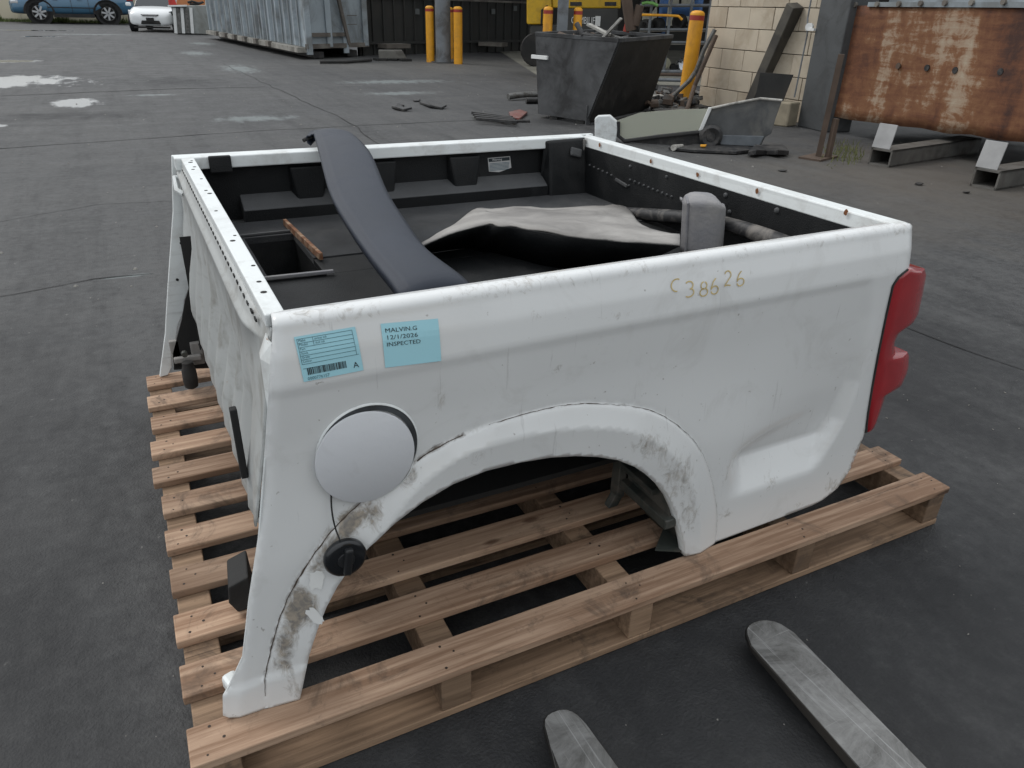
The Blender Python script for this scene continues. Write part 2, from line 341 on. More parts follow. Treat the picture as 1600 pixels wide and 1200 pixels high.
g = MB(); g.add([(-150,-60,0),(200,-60,0),(200,300,0),(-150,300,0)], [(0,1,2,3)]); tag(g.build('asphalt_yard', ASPH), kind='structure')
CRK = plain('crack_grime', (.008,.008,.008), .9)
ck = MB()
def crack(P, w):
    L = []; P = [Vector((*p, 0)) for p in P]
    for a_, b_ in zip(P, P[1:]):
        n = max(3, int((b_-a_).length/.12))
        for i in range(n): L.append(a_.lerp(b_, i/n))
    L.append(P[-1]); rows = []
    for i, p in enumerate(L):
        d = (L[min(i+1, len(L)-1)]-L[max(i-1, 0)]).normalized(); s = Vector((-d.y, d.x, 0))
        q = p+s*(noise.noise(p*1.7)*.05); ww = w*(.35+.9*abs(noise.noise(p*3+Vector((5,1,2)))))
        rows.append([q-s*ww+Vector((0,0,.003)), q+s*ww+Vector((0,0,.003))])
    ck.grid(rows)
crack([(-6,7.7),(-1.06,8.18),(1.5,8.62),(3.2,8.75),(5.0,8.8)], .016)
crack([(-7,13.0),(-1.5,13.3),(.77,13.9),(2.6,14.0)], .03)
crack([(2.6,20),(2.62,17.9),(2.78,9.1),(2.6,7.0),(2.5,4)], .014)
crack([(3.3,1.9),(3.45,1.2),(3.5,.55),(3.5,-.4)], .006)
crack([(-1.2,3.2),(-.2,3.44),(.1,3.42)], .006)
crack([(-.9,4.9),(-.2,5.3),(.5,5.2)], .004)
tag(ck.build('pavement_crack', CRK, fix=False), kind='structure')
gv = MB(); rr = random.Random(3)
for i in range(520):
    if i < 300: x, y, s = rr.uniform(-.8, 4.2), rr.uniform(-.7, 3.5), rr.uniform(.001, .0028)
    else: x, y, s = rr.uniform(-2, 9), rr.uniform(3, 16), rr.uniform(.004, .013)
    if -.02 < x < 2.14 and -.02 < y < 1.76: continue
    q = [(x+s*math.cos(t)*rr.uniform(.6,1.3), y+s*math.sin(t)*rr.uniform(.6,1.3)) for t in (0,1.6,3.1,4.7)]
    gv.hexa([(a_, b_, 0) for a_, b_ in q]+[(x+(a_-x)*.5, y+(b_-y)*.5, s*.7) for a_, b_ in q])
for i in range(70):
    x, y, s = rr.uniform(.3, 3.9), rr.uniform(-.6, 2.6), rr.uniform(.002, .0055)
    if -.02 < x < 2.14 and -.02 < y < 1.76: continue
    t0_ = rr.random()*6; gv.obox((x, y, .002), (s*rr.uniform(.8,2.4), s*.5, .002), t0_)
tag(gv.build('gravel', plain('pale_grit', (.26,.25,.23), .9)), 'loose pale grit scattered over the dark asphalt', 'gravel', kind='stuff')

# ------------------------------------------------------------------ pallet
HP = .1387
pal = thing('wooden_pallet', (0, 0, 0), 'large slatted pine pallet lying on the asphalt under the white pickup bed', 'pallet')
me0 = None; LP = 2.1215; PW = (1.7385-.0913)/10
pr = random.Random(11)
for k in range(11):
    ob = MB().box((-LP/2, -.0456, -.0105), (LP/2, .0456, .0105)).build('deck_board', WOOD, pal, local=True, bevel=.003) if me0 is None else None
    if ob is None:
        ob = bpy.data.objects.new('deck_board', me0); COL.objects.link(ob); ob.parent = pal
        m = ob.modifiers.new('bevel', 'BEVEL'); m.width = .003; m.segments = 2; m.limit_method = 'ANGLE'
    else: me0 = ob.data
    ob.location = (LP/2+(pr.uniform(-.008,.008) if k else 0), .0456+k*PW+(pr.uniform(-.003,.003) if k else 0), HP-.0105); ob.rotation_euler = (pr.uniform(-.006,.006), 0, pr.uniform(-.0018,.0018) if k else 0)
SX = [(0.012,.085),(.49,.56),(.975,1.04),(1.515,1.58),(2.048,2.118)]
for (a_, b_) in SX:
    MB().box((a_, .006, .0215), (b_, 1.733, HP-.0215)).build('stringer', WOOD2, pal, bevel=.003)
for y in (.004, .42, .83, 1.25, 1.645):
    MB().box((.005, y, .002), (2.117, y+.09, .021)).build('bottom_board', WOOD2, pal, bevel=.002)
nl = MB()
for k in range(11):
    for (a_, b_) in SX:
        for (dx, dy) in ((-.014,.018),(.012,.045),(-.006,.073)):
            x, y = (a_+b_)/2+dx+pr.uniform(-.006,.006), k*PW+dy+pr.uniform(-.006,.006); r = pr.uniform(.0022,.0034)
            nl.cyl((x, y, HP-.0005), (x, y, HP+.0006), r, n=7)
tag(nl.build('nail', plain('rusty_nail', (.03,.018,.012), .7), pal), kind='stuff')
# splintered lighter scars and dark footprints stay in the wood material

# ------------------------------------------------------------------ pickup bed: near side panel surface
def lerp(a,b,t): return a+(b-a)*t
def interp(x,T):
    if x<=T[0][0]: return T[0][1]
    for (a,b),(c,d) in zip(T,T[1:]):
        if x<=c: return b+(d-b)*(x-a)/(c-a)
    return T[-1][1]
def sst(a,b,x):
    t=min(1,max(0,(x-a)/(b-a))); return t*t*(3-2*t)
def seg_d(px,pz,P):
    best=1e9
    for (a,b),(c,d) in zip(P,P[1:]):
        vx,vz=c-a,d-b; t=max(0,min(1,((px-a)*vx+(pz-b)*vz)/(vx*vx+vz*vz)))
        q=math.hypot(px-a-vx*t,pz-b-vz*t)
        if q<best: best=q
    return best
def inside(px,pz,P):
    r=False; n=len(P); j=n-1
    for i in range(n):
        a,b=P[i]; c,d=P[j]
        if (b>pz)!=(d>pz) and px<(c-a)*(pz-b)/(d-b)+a: r=not r
        j=i
    return r
def smooth(P,n=1):
    for _ in range(n):
        Q=[P[0]]
        for (a,b),(c,d) in zip(P,P[1:]): Q+= [(a*.75+c*.25,b*.75+d*.25),(a*.25+c*.75,b*.25+d*.75)]
        Q.append(P[-1]); P=Q
    return P
OUT=smooth([(.146,.1),(.148,.192),(.17,.262),(.206,.36),(.264,.448),(.331,.515),(.408,.560),(.473,.592),(.537,.620),(.621,.639),(.713,.647),(.811,.648),(.892,.636),(1.035,.593),(1.11,.548),(1.186,.478),(1.234,.408),(1.275,.31),(1.296,.234),(1.303,.141),(1.304,.06)])
MID=smooth([(.20,.06),(.215,.2),(.25,.28),(.32,.385),(.403,.47),(.487,.552),(.55,.585),(.619,.604),(.759,.606),(.912,.58),(1.027,.535),(1.125,.455),(1.183,.368),(1.216,.277),(1.234,.169),(1.236,.05)])
BASE=[(.05,.085),(.12,.086),(.2,.093),(.3,.100),(.5,.110),(.7,.117),(.79,.118),(.806,.1175),(.86,.126),(.905,.139)]
XR=[(.2,1.62),(.262,1.635),(.30,1.66),(.40,1.715),(.51,1.745),(.7,1.73),(.80,1.71),(.9,1.7)]
DEP=[(.255,0),(.266,.001),(.358,.040),(.368,.038),(.5,.022),(.7,.009),(.79,.0035),(.806,0)]
POUT=OUT+[(1.304,-1),(.146,-1)]; PMID=MID+[(1.236,-1),(.20,-1)]
def fy(x,z):
    z=min(z,.905); y=interp(z,BASE)+.016*(x-.8)
    xr=interp(z,XR); m=1-sst(xr-.03,xr+.018,x)
    m*=lerp(sst(1.31,1.39+.25*sst(.37,.45,z),x),1,sst(.43,.72,z))
    y+=interp(z,DEP)*m
    if x>1.82: y+=.07-math.sqrt(max(0,.07**2-min(x-1.82,.068)**2))
    xc=interp(z,[(0,.085),(.15,.10),(.3,.138),(.45,.178),(.612,.226),(.808,.262),(1,.285)])
    if x<xc: y+=.34*(xc-x)*min(1,(xc-x)/.012)
    if .08<x<1.34 and z<.68:
        dO=seg_d(x,z,OUT)
        if inside(x,z,POUT):
            dM=seg_d(x,z,MID)
            if inside(x,z,PMID): b=.0175-.14*min(dM,.12)
            else:
                t=dO/(dO+dM+1e-9); b=.0025*sst(0,.006,dO)+.015*t
            y-=b*(lerp(.5,1,sst(.14,.3,z)) if x<.6 else 1)
        elif dO<.012: y+=.001*(1-dO/.012)
    if x<.35: y-=.005*(1-sst(.20,.212,z-.1*(x-.1)))
    return y
def sp(x, s):                       # s runs up the panel, round the rail and down its inner lip
    if s <= .905: return Vector((x, fy(x, s), s))
    y0 = fy(x, .905); q = s-.905
    if q < .0283: a = q/.018; return Vector((x, y0+.018-.018*math.cos(a), .905+.018*math.sin(a)))
    q -= .0283
    if q < .02: return Vector((x, y0+.018+q, .923+.0005*q/.02))
    q -= .02; return Vector((x, y0+.038+.2*q, .9235-q*.95))
def sd_(x, z, off=.0015): p = sp(x, z); return (p.x, p.y-off, p.z)
LIP = smooth([(.21,.141),(.25,.273),(.296,.366),(.353,.435),(.46,.505),(.597,.545),(.757,.541),(.885,.515),(.992,.471),(1.079,.396),(1.137,.315),(1.177,.206),(1.192,.143)])
OUTL = ([(.262,.905),(.25,.856),(.221,.689),(.186,.522),(.15,.394),(.122,.276),(.092,.218),(.075,.195),(.068,.150),(.078,.142),(.16,.140)]+LIP+
        [(1.245,.141),(1.31,.141),(1.5,.143),(1.66,.146),(1.70,.152),(1.755,.175),(1.795,.225),(1.822,.32),(1.835,.37),(1.862,.44),(1.885,.6),(1.885,.85),(1.882,.875),(1.874,.897),(1.860,.915),(1.842,.930),(1.822,.945),(1.812,.985),(1.2,.985),(.6,.985),(.27,.985),(.266,.94)])
def densify(P, h, close=True):
    Q = []; n = len(P)
    for i in range(n if close else n-1):
        a, b = P[i], P[(i+1) % n]; k = max(1, int(math.hypot(b[0]-a[0], b[1]-a[1])/h))
        Q += [(a[0]+(b[0]-a[0])*j/k, a[1]+(b[1]-a[1])*j/k) for j in range(k)]
    return Q
def panel_mesh(h=.0085):
    B = densify(OUTL, h); pts = [Vector(p) for p in B]; nb = len(B)
    grp = np.array(B); extra = []
    for off in (-.004, 0, .004, .009):
        L = densify(OUT, h, False)
        for i in range(1, len(L)-1):
            dx, dz = L[i+1][0]-L[i-1][0], L[i+1][1]-L[i-1][1]; l = math.hypot(dx, dz); extra.append((L[i][0]+dz/l*off, L[i][1]-dx/l*off))
    extra += densify(MID, h*.8, False)
    # fuel door recess rings
    ex = []
    z = .15
    X = np.arange(.06, 1.89, h); Z = list(np.arange(.146, .90, h))+[.905,.910,.9145,.919,.924,.929,.9333,.943,.9533,.962,.975]
    P0 = [(x, zz) for zz in Z for x in X]
    E = np.array(extra)
    def ok(p, near_extra):
        if not inside(p[0], p[1], B): return False
        if np.min((grp[:,0]-p[0])**2+(grp[:,1]-p[1])**2) < (h*.45)**2: return False
        if near_extra and .1 < p[1] < .7 and np.min((E[:,0]-p[0])**2+(E[:,1]-p[1])**2) < (h*.35)**2: return False
        return True
    for p in extra:
        if ok(p, False): pts.append(Vector(p))
    for p in P0:
        p = (p[0]+(.0003 if int(p[1]/h) % 2 else 0), p[1])
        if ok(p, True): pts.append(Vector(p))
    V, E2, F, *_ = delaunay_2d_cdt(pts, [(i, (i+1) % nb) for i in range(nb)], [], 1, 1e-6)
    F = [f for f in F if inside(sum(V[i].x for i in f)/3, sum(V[i].y for i in f)/3, B)]
    return V, F
V2, F2 = panel_mesh()
tub = thing('pickup_bed', (1.05, .9, HP), 'white pickup truck bed cut from its cab with dirty wheel arch, standing on a pallet', 'truck bed')
TO = wloc(tub)
me = bpy.data.meshes.new('near_side'); P3 = [sp(v.x, v.y) for v in V2]
me.from_pydata([tuple(p-TO) for p in P3], [], [tuple(f) for f in F2]); me.materials.append(WHITE); me.shade_smooth()
D = np.zeros(len(P3)); Gv = np.zeros(len(P3)); Ru = np.zeros(len(P3))
def blob(x, z, cx, cz, rx, rz, a=0):
    dx, dz = x-cx, z-cz; c, s_ = math.cos(a), math.sin(a); u, w = (dx*c+dz*s_)/rx, (-dx*s_+dz*c)/rz; return math.exp(-(u*u+w*w))
SMEAR = [(.345,.505),(.30,.455),(.255,.40),(.225,.34),(.205,.29),(.19,.24)]
for i, v in enumerate(V2):
    x, z = v.x, v.y
    if z < .7:
        d = 0
        q = seg_d(x, z, SMEAR); d += .66*math.exp(-(q/.022)**2)*(1 if z > .27 else .8)
        d += .6*blob(x,z,.262,.345,.040,.05,.9)+.7*blob(x,z,.36,.515,.055,.020,.45)+.5*blob(x,z,.40,.505,.02,.035)+.55*blob(x,z,.475,.575,.03,.02,.7)+.55*blob(x,z,.30,.315,.03,.03)
        d -= .8*blob(x,z,.268,.40,.018,.022,.5)+.75*blob(x,z,.285,.335,.016,.03,-.3)+.5*blob(x,z,.325,.50,.012,.02)
        d += .42*blob(x,z,1.05,.50,.07,.05,-.6)+.45*blob(x,z,1.14,.40,.05,.07)+.4*blob(x,z,1.19,.28,.04,.08)+.4*blob(x,z,.235,.165,.03,.02)+.35*blob(x,z,.20,.20,.015,.06)
        d += .35*blob(x,z,1.48,.27,.03,.04)+.3*blob(x,z,1.34,.37,.03,.08,-.5)+.45*blob(x,z,1.72,.19,.03,.03,.9)+.35*blob(x,z,1.60,.165,.03,.02)+.3*blob(x,z,.62,.585,.05,.02)+.35*blob(x,z,1.33,.22,.03,.04)
        D[i] = max(0, d)
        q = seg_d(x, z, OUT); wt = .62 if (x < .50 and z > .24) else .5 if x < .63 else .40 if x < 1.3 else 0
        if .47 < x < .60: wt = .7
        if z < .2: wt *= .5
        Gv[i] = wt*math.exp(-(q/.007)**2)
    if z > .90: D[i] += .22+.18*noise.noise(Vector((x*9, z*9, 3)))
    D[i] += .30*blob(x,z,.745,.86,.03,.02)+.35*blob(x,z,.545,.72,.02,.03)+.3*blob(x,z,.93,.83,.04,.015)
    D[i] += .5*blob(x,z,.80,.735,.014,.008,.6)+.4*blob(x,z,1.30,.87,.018,.008,-.5)
    e = min(abs(z-.147), 9)
    Ru[i] = .0+.35*math.exp(-((x-1.80)/.012)**2)*math.exp(-((z-.24)/.09)**2)
    if x > 1.70 and z < .36:
        q = seg_d(x, z, OUTL[-17:-9]); Ru[i] += .25*math.exp(-(q/.012)**2); D[i] += .5*math.exp(-(q/.02)**2)
for nm, A in (('dirt', D), ('groove', Gv), ('rust', Ru)):
    at_ = me.attributes.new(nm, 'FLOAT', 'POINT'); at_.data.foreach_set('value', A.astype(np.float32))
near = bpy.data.objects.new('side_panel', me); COL.objects.link(near); near.parent = tub; near['label'] = 'near white side panel with wheel arch, scuffs and brown dirt'
mm = near.modifiers.new('solid', 'SOLIDIFY'); mm.thickness = .006; mm.offset = -1
b_ = bmesh.new(); b_.from_mesh(me)
if sum(f.normal.y for f in b_.faces) > 0:
    bmesh.ops.reverse_faces(b_, faces=b_.faces)
b_.to_mesh(me); b_.free()
# folded lip under the arch and a front return flange
rows = []
for (x, z) in LIP:
    y = fy(x, z+.001); rows.append([(x, y+.002, z), (x, y+.022, z-.002), (x, y+.026, z+.004)])
MB().grid(rows).build('arch_lip', RAIL, near, smooth=True, solid=.003, fix=False)
WX = [(.14,.22),(.30,.215),(.38,.208),(.47,.212),(.56,.222),(.66,.236),(.82,.238),(.85,.237),(.88,.249),(.90,.262)]
rows = []
for (x, z) in [(.257,.884),(.25,.850),(.221,.689),(.186,.522),(.15,.394),(.122,.276),(.092,.218),(.075,.195),(.072,.150)]:
    y = fy(x+.004, z); rows.append([(x+.001, y+.002, z), (interp(z, WX)+.003, .152, z), (interp(z, WX)+.006, .178, z)])
MB().grid(rows).build('front_flange', RAIL, near, solid=.003, fix=False)
MB().obox((.096,.142,.163), (.03,.04,.032), .3).build('sill_end_fold', RAIL, near, bevel=.008)

def onside(vs2, off):               # map 2-D (x,z) vertices to the side
    return [sd_(x, z, off) for x, z in vs2]
def grime(P, w, seed, thr=.0):
    P = densify(P, .004, False); run = []; m = MB(); c = 0
    for i in range(1, len(P)-1):
        nz = noise.noise(Vector((P[i][0]*14, P[i][1]*14, seed))); ww = w*(.25+1.1*abs(noise.noise(Vector((P[i][0]*45, P[i][1]*45, seed+3)))))
        if nz < thr:
            if len(run) > 1: m.grid(run); c += 1
            run = []; continue
        dx, dz = P[i+1][0]-P[i-1][0], P[i+1][1]-P[i-1][1]; l = math.hypot(dx, dz); j = .0012*noise.noise(Vector((P[i][0]*60, P[i][1]*60, seed+7)))
        run.append([sd_(P[i][0]-dz/l*(ww+j), P[i][1]+dx/l*(ww+j), .0022), sd_(P[i][0]+dz/l*(ww-j), P[i][1]-dx/l*(ww-j), .0022)])
    if len(run) > 1: m.grid(run)
    return m
GRM = plain('baked_brown_grime', (.06,.042,.03), .85, var=.5, vs=60, bump=0)
def off_(P, d):
    Q = []
    for i in range(1, len(P)-1):
        dx, dz = P[i+1][0]-P[i-1][0], P[i+1][1]-P[i-1][1]; l = math.hypot(dx, dz); Q.append((P[i][0]-dz/l*d, P[i][1]+dx/l*d))
    return Q
O1 = [p for p in OUT if .14 < p[1]]
tag(grime([p for p in O1 if .47 < p[0] < .63], .0013, 1, -.9).build('grime_line', GRM, near, fix=False), kind='stuff')
tag(grime([p for p in O1 if .14 < p[0] < .50], .0015, 2, -.7).build('grime_line', GRM, near, fix=False), kind='stuff')
tag(grime([p for p in O1 if .60 < p[0] < 1.31], .0008, 4, -.45).build('grime_line', GRM, near, fix=False), kind='stuff')
tag(grime(off_([p for p in O1 if .46 < p[0] < .63], .006), .0007, 5, -.3).build('grime_line', GRM, near, fix=False), kind='stuff')
def disc2(cx, cz, r, n, rings=6):
    P = [(cx, cz)]; F = []
    for k in range(1, rings+1):
        for j in range(n): t = 2*math.pi*j/n; P.append((cx+r*k/rings*math.cos(t), cz+r*k/rings*math.sin(t)))
    for j in range(n): F.append((0, 1+j, 1+(j+1) % n))
    for k in range(rings-1):
        for j in range(n): a = 1+k*n; F.append((a+j, a+n+j, a+n+(j+1) % n, a+(j+1) % n))
    return P, F
# fuel door: dark recess ring behind a tilted round flap
def ell2(cx, cz, rx, rz, t): return cx+rx*math.cos(t), cz+rz*math.sin(t)
yc = fy(.405, .645)
rc = MB(); TT = [2*math.pi*j/64 for j in range(64)]
ring = lambda rx, rz, off, cx=.4015, cz=.6465: [sd_(*ell2(cx, cz, rx, rz, t), off) for t in TT]
rc.loft([ring(.0985,.0995,.0004), ring(.0965,.0975,.0030), ring(.0950,.0960,.0034)], True, False)
rc.build('filler_recess_rim', RAIL, near, smooth=True)
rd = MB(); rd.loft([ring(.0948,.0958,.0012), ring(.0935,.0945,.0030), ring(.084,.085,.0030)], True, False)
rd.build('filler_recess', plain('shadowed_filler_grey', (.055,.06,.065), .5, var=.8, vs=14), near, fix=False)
fl = MB()
def flap(r, off): return [(.3925+r*math.cos(t), yc-off+.004*math.sin(t)-.006, .6405+r*1.0*math.sin(t)) for t in TT]
fl.loft([flap(.0925,.004), flap(.0935,.006), flap(.0930,.0085), flap(.0915,.0095)], True, True)
fo = fl.build('fuel_flap', plain('clean_fuel_flap_paint', (.56,.575,.60), .38, var=.05, vs=3, dirt=(.30,.29,.28), dirtamt=.35, ds=7, lo=.58, hi=.75), near, smooth=True)
fo['label'] = 'round white fuel flap hanging slightly open'
# fuel cap on its tether
yk = fy(.33, .449)
cp = MB(); cp.lathe((.331, yk, .449), (0, -1, 0), [(0,.037),(.004,.0405),(.012,.041),(.017,.038),(.019,.033)], 36)
co = cp.build('fuel_cap', plain('glossy_black_cap', (.010,.011,.013), .22, var=.1, bump=0), near, smooth=True); co['label'] = 'black round fuel cap hanging on a thin tether'
gp = MB(); gp.obox((.333, yk-.024, .449), (.016,.014,.058), 0, 0, .15); gp.build('cap_grip', plain('matt_black_grip', (.014,.015,.017), .4), co, bevel=.004)
kn = MB(); kn.cyl((.331, yk-.018, .449), (.331, yk-.021, .449), .017, .016, 24); kn.build('cap_centre', plain('cap_centre_black', (.02,.021,.023), .35), co, smooth=True)
tp = []
for t in range(13):
    q = t/12; x = .325-.006*math.sin(q*math.pi)+.001*q; z = .594+(.482-.594)*q; tp.append((x+.006*max(0,q-.8), fy(x, z)-.006-.010*q, z))
MB().tube(tp, .0016, 6).build('cap_tether', RUBBER, near, smooth=True)
# bare / masked white scrape patches left by tape
def ragged(cx, cz, rx, rz, ang, seed, n=26):
    q = random.Random(seed); P = []
    for j in range(n):
        t = 2*math.pi*j/n; c_, s_ = math.cos(t), math.sin(t); k = (abs(c_)**4+abs(s_)**4)**-.25*q.uniform(.82,1.08)
        u, w = rx*k*c_, rz*k*s_; P.append((cx+u*math.cos(ang)-w*math.sin(ang), cz+u*math.sin(ang)+w*math.cos(ang)))
    return P
CHIP = plain('torn_white_tape', (.70,.71,.70), .6, var=.1)
for (a_, s_) in (((.275,.408,.014,.020,-.2), 1), ((.262,.330,.010,.022,.5), 5)):
    P = ragged(*a_, s_); MB().add(onside(P, .0016), [tuple(range(len(P)))]).build('tape_remnant', CHIP, near, fix=False)

# stickers
BLUE = plain('light_blue_label_paper', (.33,.60,.68), .45, var=.05, vs=3, bump=0)
INK = plain('black_ink', (.02,.03,.035), .7, bump=0, var=0); INK2 = plain('faded_print', (.06,.13,.16), .7, bump=0, var=0)
def frame(A, B, C):     # A top-left, B top-right, C bottom-left
    ex = ((B[0]-A[0]), (B[1]-A[1])); ez = ((C[0]-A[0]), (C[1]-A[1])); return lambda u, w: (A[0]+ex[0]*u+ez[0]*w, A[1]+ex[1]*u+ez[1]*w)
def rect_on(fr, u0, w0, u1, w1, off, nu=8, nw=8):
    return MB().grid([[sd_(*fr(u0+(u1-u0)*i/nu, w0+(w1-w0)*j/nw), off) for i in range(nu+1)] for j in range(nw+1)])
def text_on(fr, body, u, w, h, off, mat, par, name='printed_text', wfac=1, asp=1):
    V, F = textmesh(body, 1)
    if not V: return
    mb = MB(); mb.add([sd_(*fr(u+p.x*h*wfac*asp, w-p.y*h), off) for p in V], F); return mb.build(name, mat, par, fix=False)
s1 = frame((.293,.891),(.3965,.892),(.298,.8145))
st = rect_on(s1, 0, 0, 1, 1, .0014).build('label_sticker', BLUE, near, fix=False); st['label'] = 'blue stock label with a bar code and the letter A'
ln = MB()
for w, u0, u1 in ((.05,.03,.93),(.14,.03,.93),(.23,.03,.93),(.32,.03,.93),(.41,.03,.93),(.50,.03,.93),(.60,.03,.97),(.70,.03,.40)):
    q = rect_on(s1, u0, w, u1, w+.010, .0022, 8, 1); ln.add(q.v, q.f)
for u, w0, w1 in ((.03,.05,.6),(.93,.05,.6),(.28,.05,.23)):
    q = rect_on(s1, u, w0, u+.007, w1, .0022, 1, 6); ln.add(q.v, q.f)
tag(ln.build('ruled_lines', INK2, st, fix=False), kind='stuff')
bc = MB(); u = .09; q_ = random.Random(5)
while u < .74:
    wd = q_.choice((.007,.012,.018)); q = rect_on(s1, u, .70-.03*0, u+wd, .86, .0022, 1, 2); bc.add(q.v, q.f); u += wd+q_.choice((.006,.009,.013))
tag(bc.build('bar_code', INK, st, fix=False), kind='stuff')
text_on(s1, 'A', .84, .90, .19, .0022, INK, st, asp=.75)
for (b__, u, w, h) in (('Make', .05,.115,.075),('Model', .05,.205,.075),('Part', .05,.295,.07),('Stock', .05,.385,.07),('Grade', .05,.475,.07),('Colour', .05,.57,.07),('0000776157', .07,.975,.10),('pickup tub', .31,.115,.065),('dual cab', .31,.205,.065)):
    text_on(s1, b__, u, w, h, .0022, INK2, st, asp=.72)
s2 = frame((.4415,.890),(.5475,.883),(.4405,.8125))
s2o = rect_on(s2, 0, 0, 1, 1, .0014).build('label_sticker', BLUE, near, fix=False); s2o['label'] = 'blue label printed with a name, a date and INSPECTED'
for i, b__ in enumerate(('MALVIN.G', '12/1/2026', 'INSPECTED')): text_on(s2, b__, .055, .20+.155*i, .135, .0022, INK, s2o, asp=1.02*(.9 if i == 0 else 1.0 if i == 1 else .86))
# hand-written chalk number: strokes in a unit box per character
def arc(cx, cy, rx, ry, a0, a1, n=12): return [(cx+rx*math.cos(R_(a0+(a1-a0)*i/n)), cy+ry*math.sin(R_(a0+(a1-a0)*i/n))) for i in range(n+1)]
CH = {'C': [arc(.55,.5,.42,.42,60,290)], '3': [arc(.4,.72,.3,.24,140,-80)+arc(.4,.26,.36,.26,80,-150)], '8': [arc(.5,.72,.26,.24,90,450,16), arc(.5,.26,.34,.26,90,450,16)],
      '6': [[(.55,1.0),(.3,.8),(.15,.5)]+arc(.45,.27,.32,.26,170,-190,18)], '2': [arc(.4,.72,.3,.25,160,-30)+[(.3,.3),(.05,.05),(.35,.10),(.75,.02)]]}
CHALK = plain('yellow_paint_marker', (.55,.42,.17), .7, var=.3, vs=60, bump=0)
hw = [('C',1.069,.856,.034,.030),('3',1.107,.842,.034,.034),('8',1.146,.838,.030,.032),('6',1.178,.838,.030,.034),('2',1.218,.850,.028,.034),('6',1.252,.846,.030,.032)]
for ch, x0, z0, w, h in hw:
    mb = MB()
    for st_ in CH[ch]:
        P = densify([(x0+a*w*1.05, z0+b*h) for a, b in st_], .003, False); rows = []
        for i, p in enumerate(P):
            a, b = P[max(0,i-1)], P[min(len(P)-1,i+1)]; dx, dz = b[0]-a[0], b[1]-a[1]; l = math.hypot(dx, dz)+1e-9; k = .0013
            rows.append([sd_(p[0]-dz/l*k, p[1]+dx/l*k, .0013), sd_(p[0]+dz/l*k, p[1]-dx/l*k, .0013)])
        mb.grid(rows)
    o = mb.build('handwritten_mark', CHALK, near, fix=False)

# tail lamp
xf = [(.345,1.832),(.37,1.824),(.47,1.815),(.58,1.806),(.70,1.800),(.775,1.796),(.800,1.812),(.812,1.845)]
xb = [(.330,1.87),(.345,1.878),(.37,1.893),(.425,1.900),(.440,1.906),(.453,1.970),(.490,1.982),(.538,1.968),(.552,1.957),(.561,1.903),(.60,1.883),(.627,1.897),(.645,1.952),(.665,1.962),(.72,1.958),(.775,1.950),(.796,1.935),(.812,1.86)]
rings = []; z = .337; Zs = sorted(set([.337,.345,.36,.40,.43,.440,.447,.453,.468,.48,.50,.52,.535,.538,.545,.552,.556,.561,.575,.59,.605,.620,.627,.636,.645,.655,.665,.69,.72,.75,.775,.788,.796,.804,.811]))
for z in Zs:
    a, b = interp(z, xf), interp(z, xb); k = .5 if z in (Zs[0], Zs[-1]) else 1; r = []
    y0 = fy(min(a, 1.80), z)
    for j in range(15):
        t = j/14; x = a+(b-a)*(1-(1-t)**1.6 if t < 1 else 1); e = (x-a)/(b-a)
        r.append((x, y0-(.006*k)*min(1, e/.12)+.022*e**4+.004*e, z))
    r += [(b-.002, y0+.17, z), (a+.03, y0+.17, z)]
    rings.append(r)
lo = MB().loft(rings).build('tail_lamp', LAMP, tub, smooth=True); lo['label'] = 'stepped red tail lamp on the near rear corner'
gs = []
for z in Zs: a = interp(z, xf)-.004; gs.append((a, fy(a, z)-.002, z))
MB().tube(gs, .003, 6).build('lamp_gasket', RUBBER, lo, smooth=True)

# ------------------------------------------------------------------ pickup bed: other walls, rails, liner
YF = 1.712
fp = [(.229,.922),(.202,.74),(.139,.473),(.10,.30),(.054,.141),(.12,.141)]
wav = [at(u, v, 1, 1.718) for u, v in ((250,591),(262,585),(268,573),(267,546),(275,527),(277,508),(287,486),(288,468),(298,441),(302,424))]
fp2 = fp[:5]+[(max(.06, w.x), max(.141, w.z)) for w in wav]+[(.27,.60),(.40,.66),(.6,.69),(.8,.69),(1.0,.65),(1.15,.54),(1.22,.38),(1.25,.141),(1.66,.145),(1.80,.25),(1.87,.42),(1.87,.922)]
fs = MB().prism([(x, YF, z) for x, z in fp2], (0,.022,0)).build('side_panel', RAIL, tub, bevel=.002); fs['label'] = 'far white side panel with a torn wavy front edge'
for (u, v) in ((283,380),(277,437)):
    p = at(u, v, 1, YF-.001); MB().cyl((p.x, YF+.0, p.z), (p.x, YF-.0015, p.z), .005, n=12).build('rivet_hole', DARK, fs)
def railbox(name, a, b, mat=RAIL, lab=None, bev=.004):
    o = MB().box(a, b).build(name, mat, tub, bevel=bev)
    if lab: o['label'] = lab
    return o
far_r = railbox('top_rail', (.232,1.652,.884), (1.80,1.709,.924), lab='far top rail of white steel')
fr_r = MB().hexa([(.256,.160,.900),(.290,.166,.900),(.292,1.648,.900),(.252,1.648,.900),(.256,.160,.9235),(.290,.166,.9235),(.292,1.648,.9235),(.252,1.648,.9235)]).build('top_rail', RAIL, tub, bevel=.003); fr_r['label'] = 'front header rail with a row of bolt holes'
hm = MB()
for (y, dx, r) in ((.27,.004,.0058),(.33,.006,.0045),(.43,.012,.0042),(.62,0,.0058),(.66,.01,.0035),(.90,.0,.004),(1.10,.008,.006),(1.14,.003,.0045),(1.30,.008,.004),(1.45,0,.005),(1.49,.008,.005),(1.57,.004,.007),(1.60,.01,.004)):
    hm.cyl((.270+dx, y, .9232), (.270+dx, y, .9242), r, n=14)
tag(hm.build('bolt_hole', DARK, fr_r), kind='stuff')
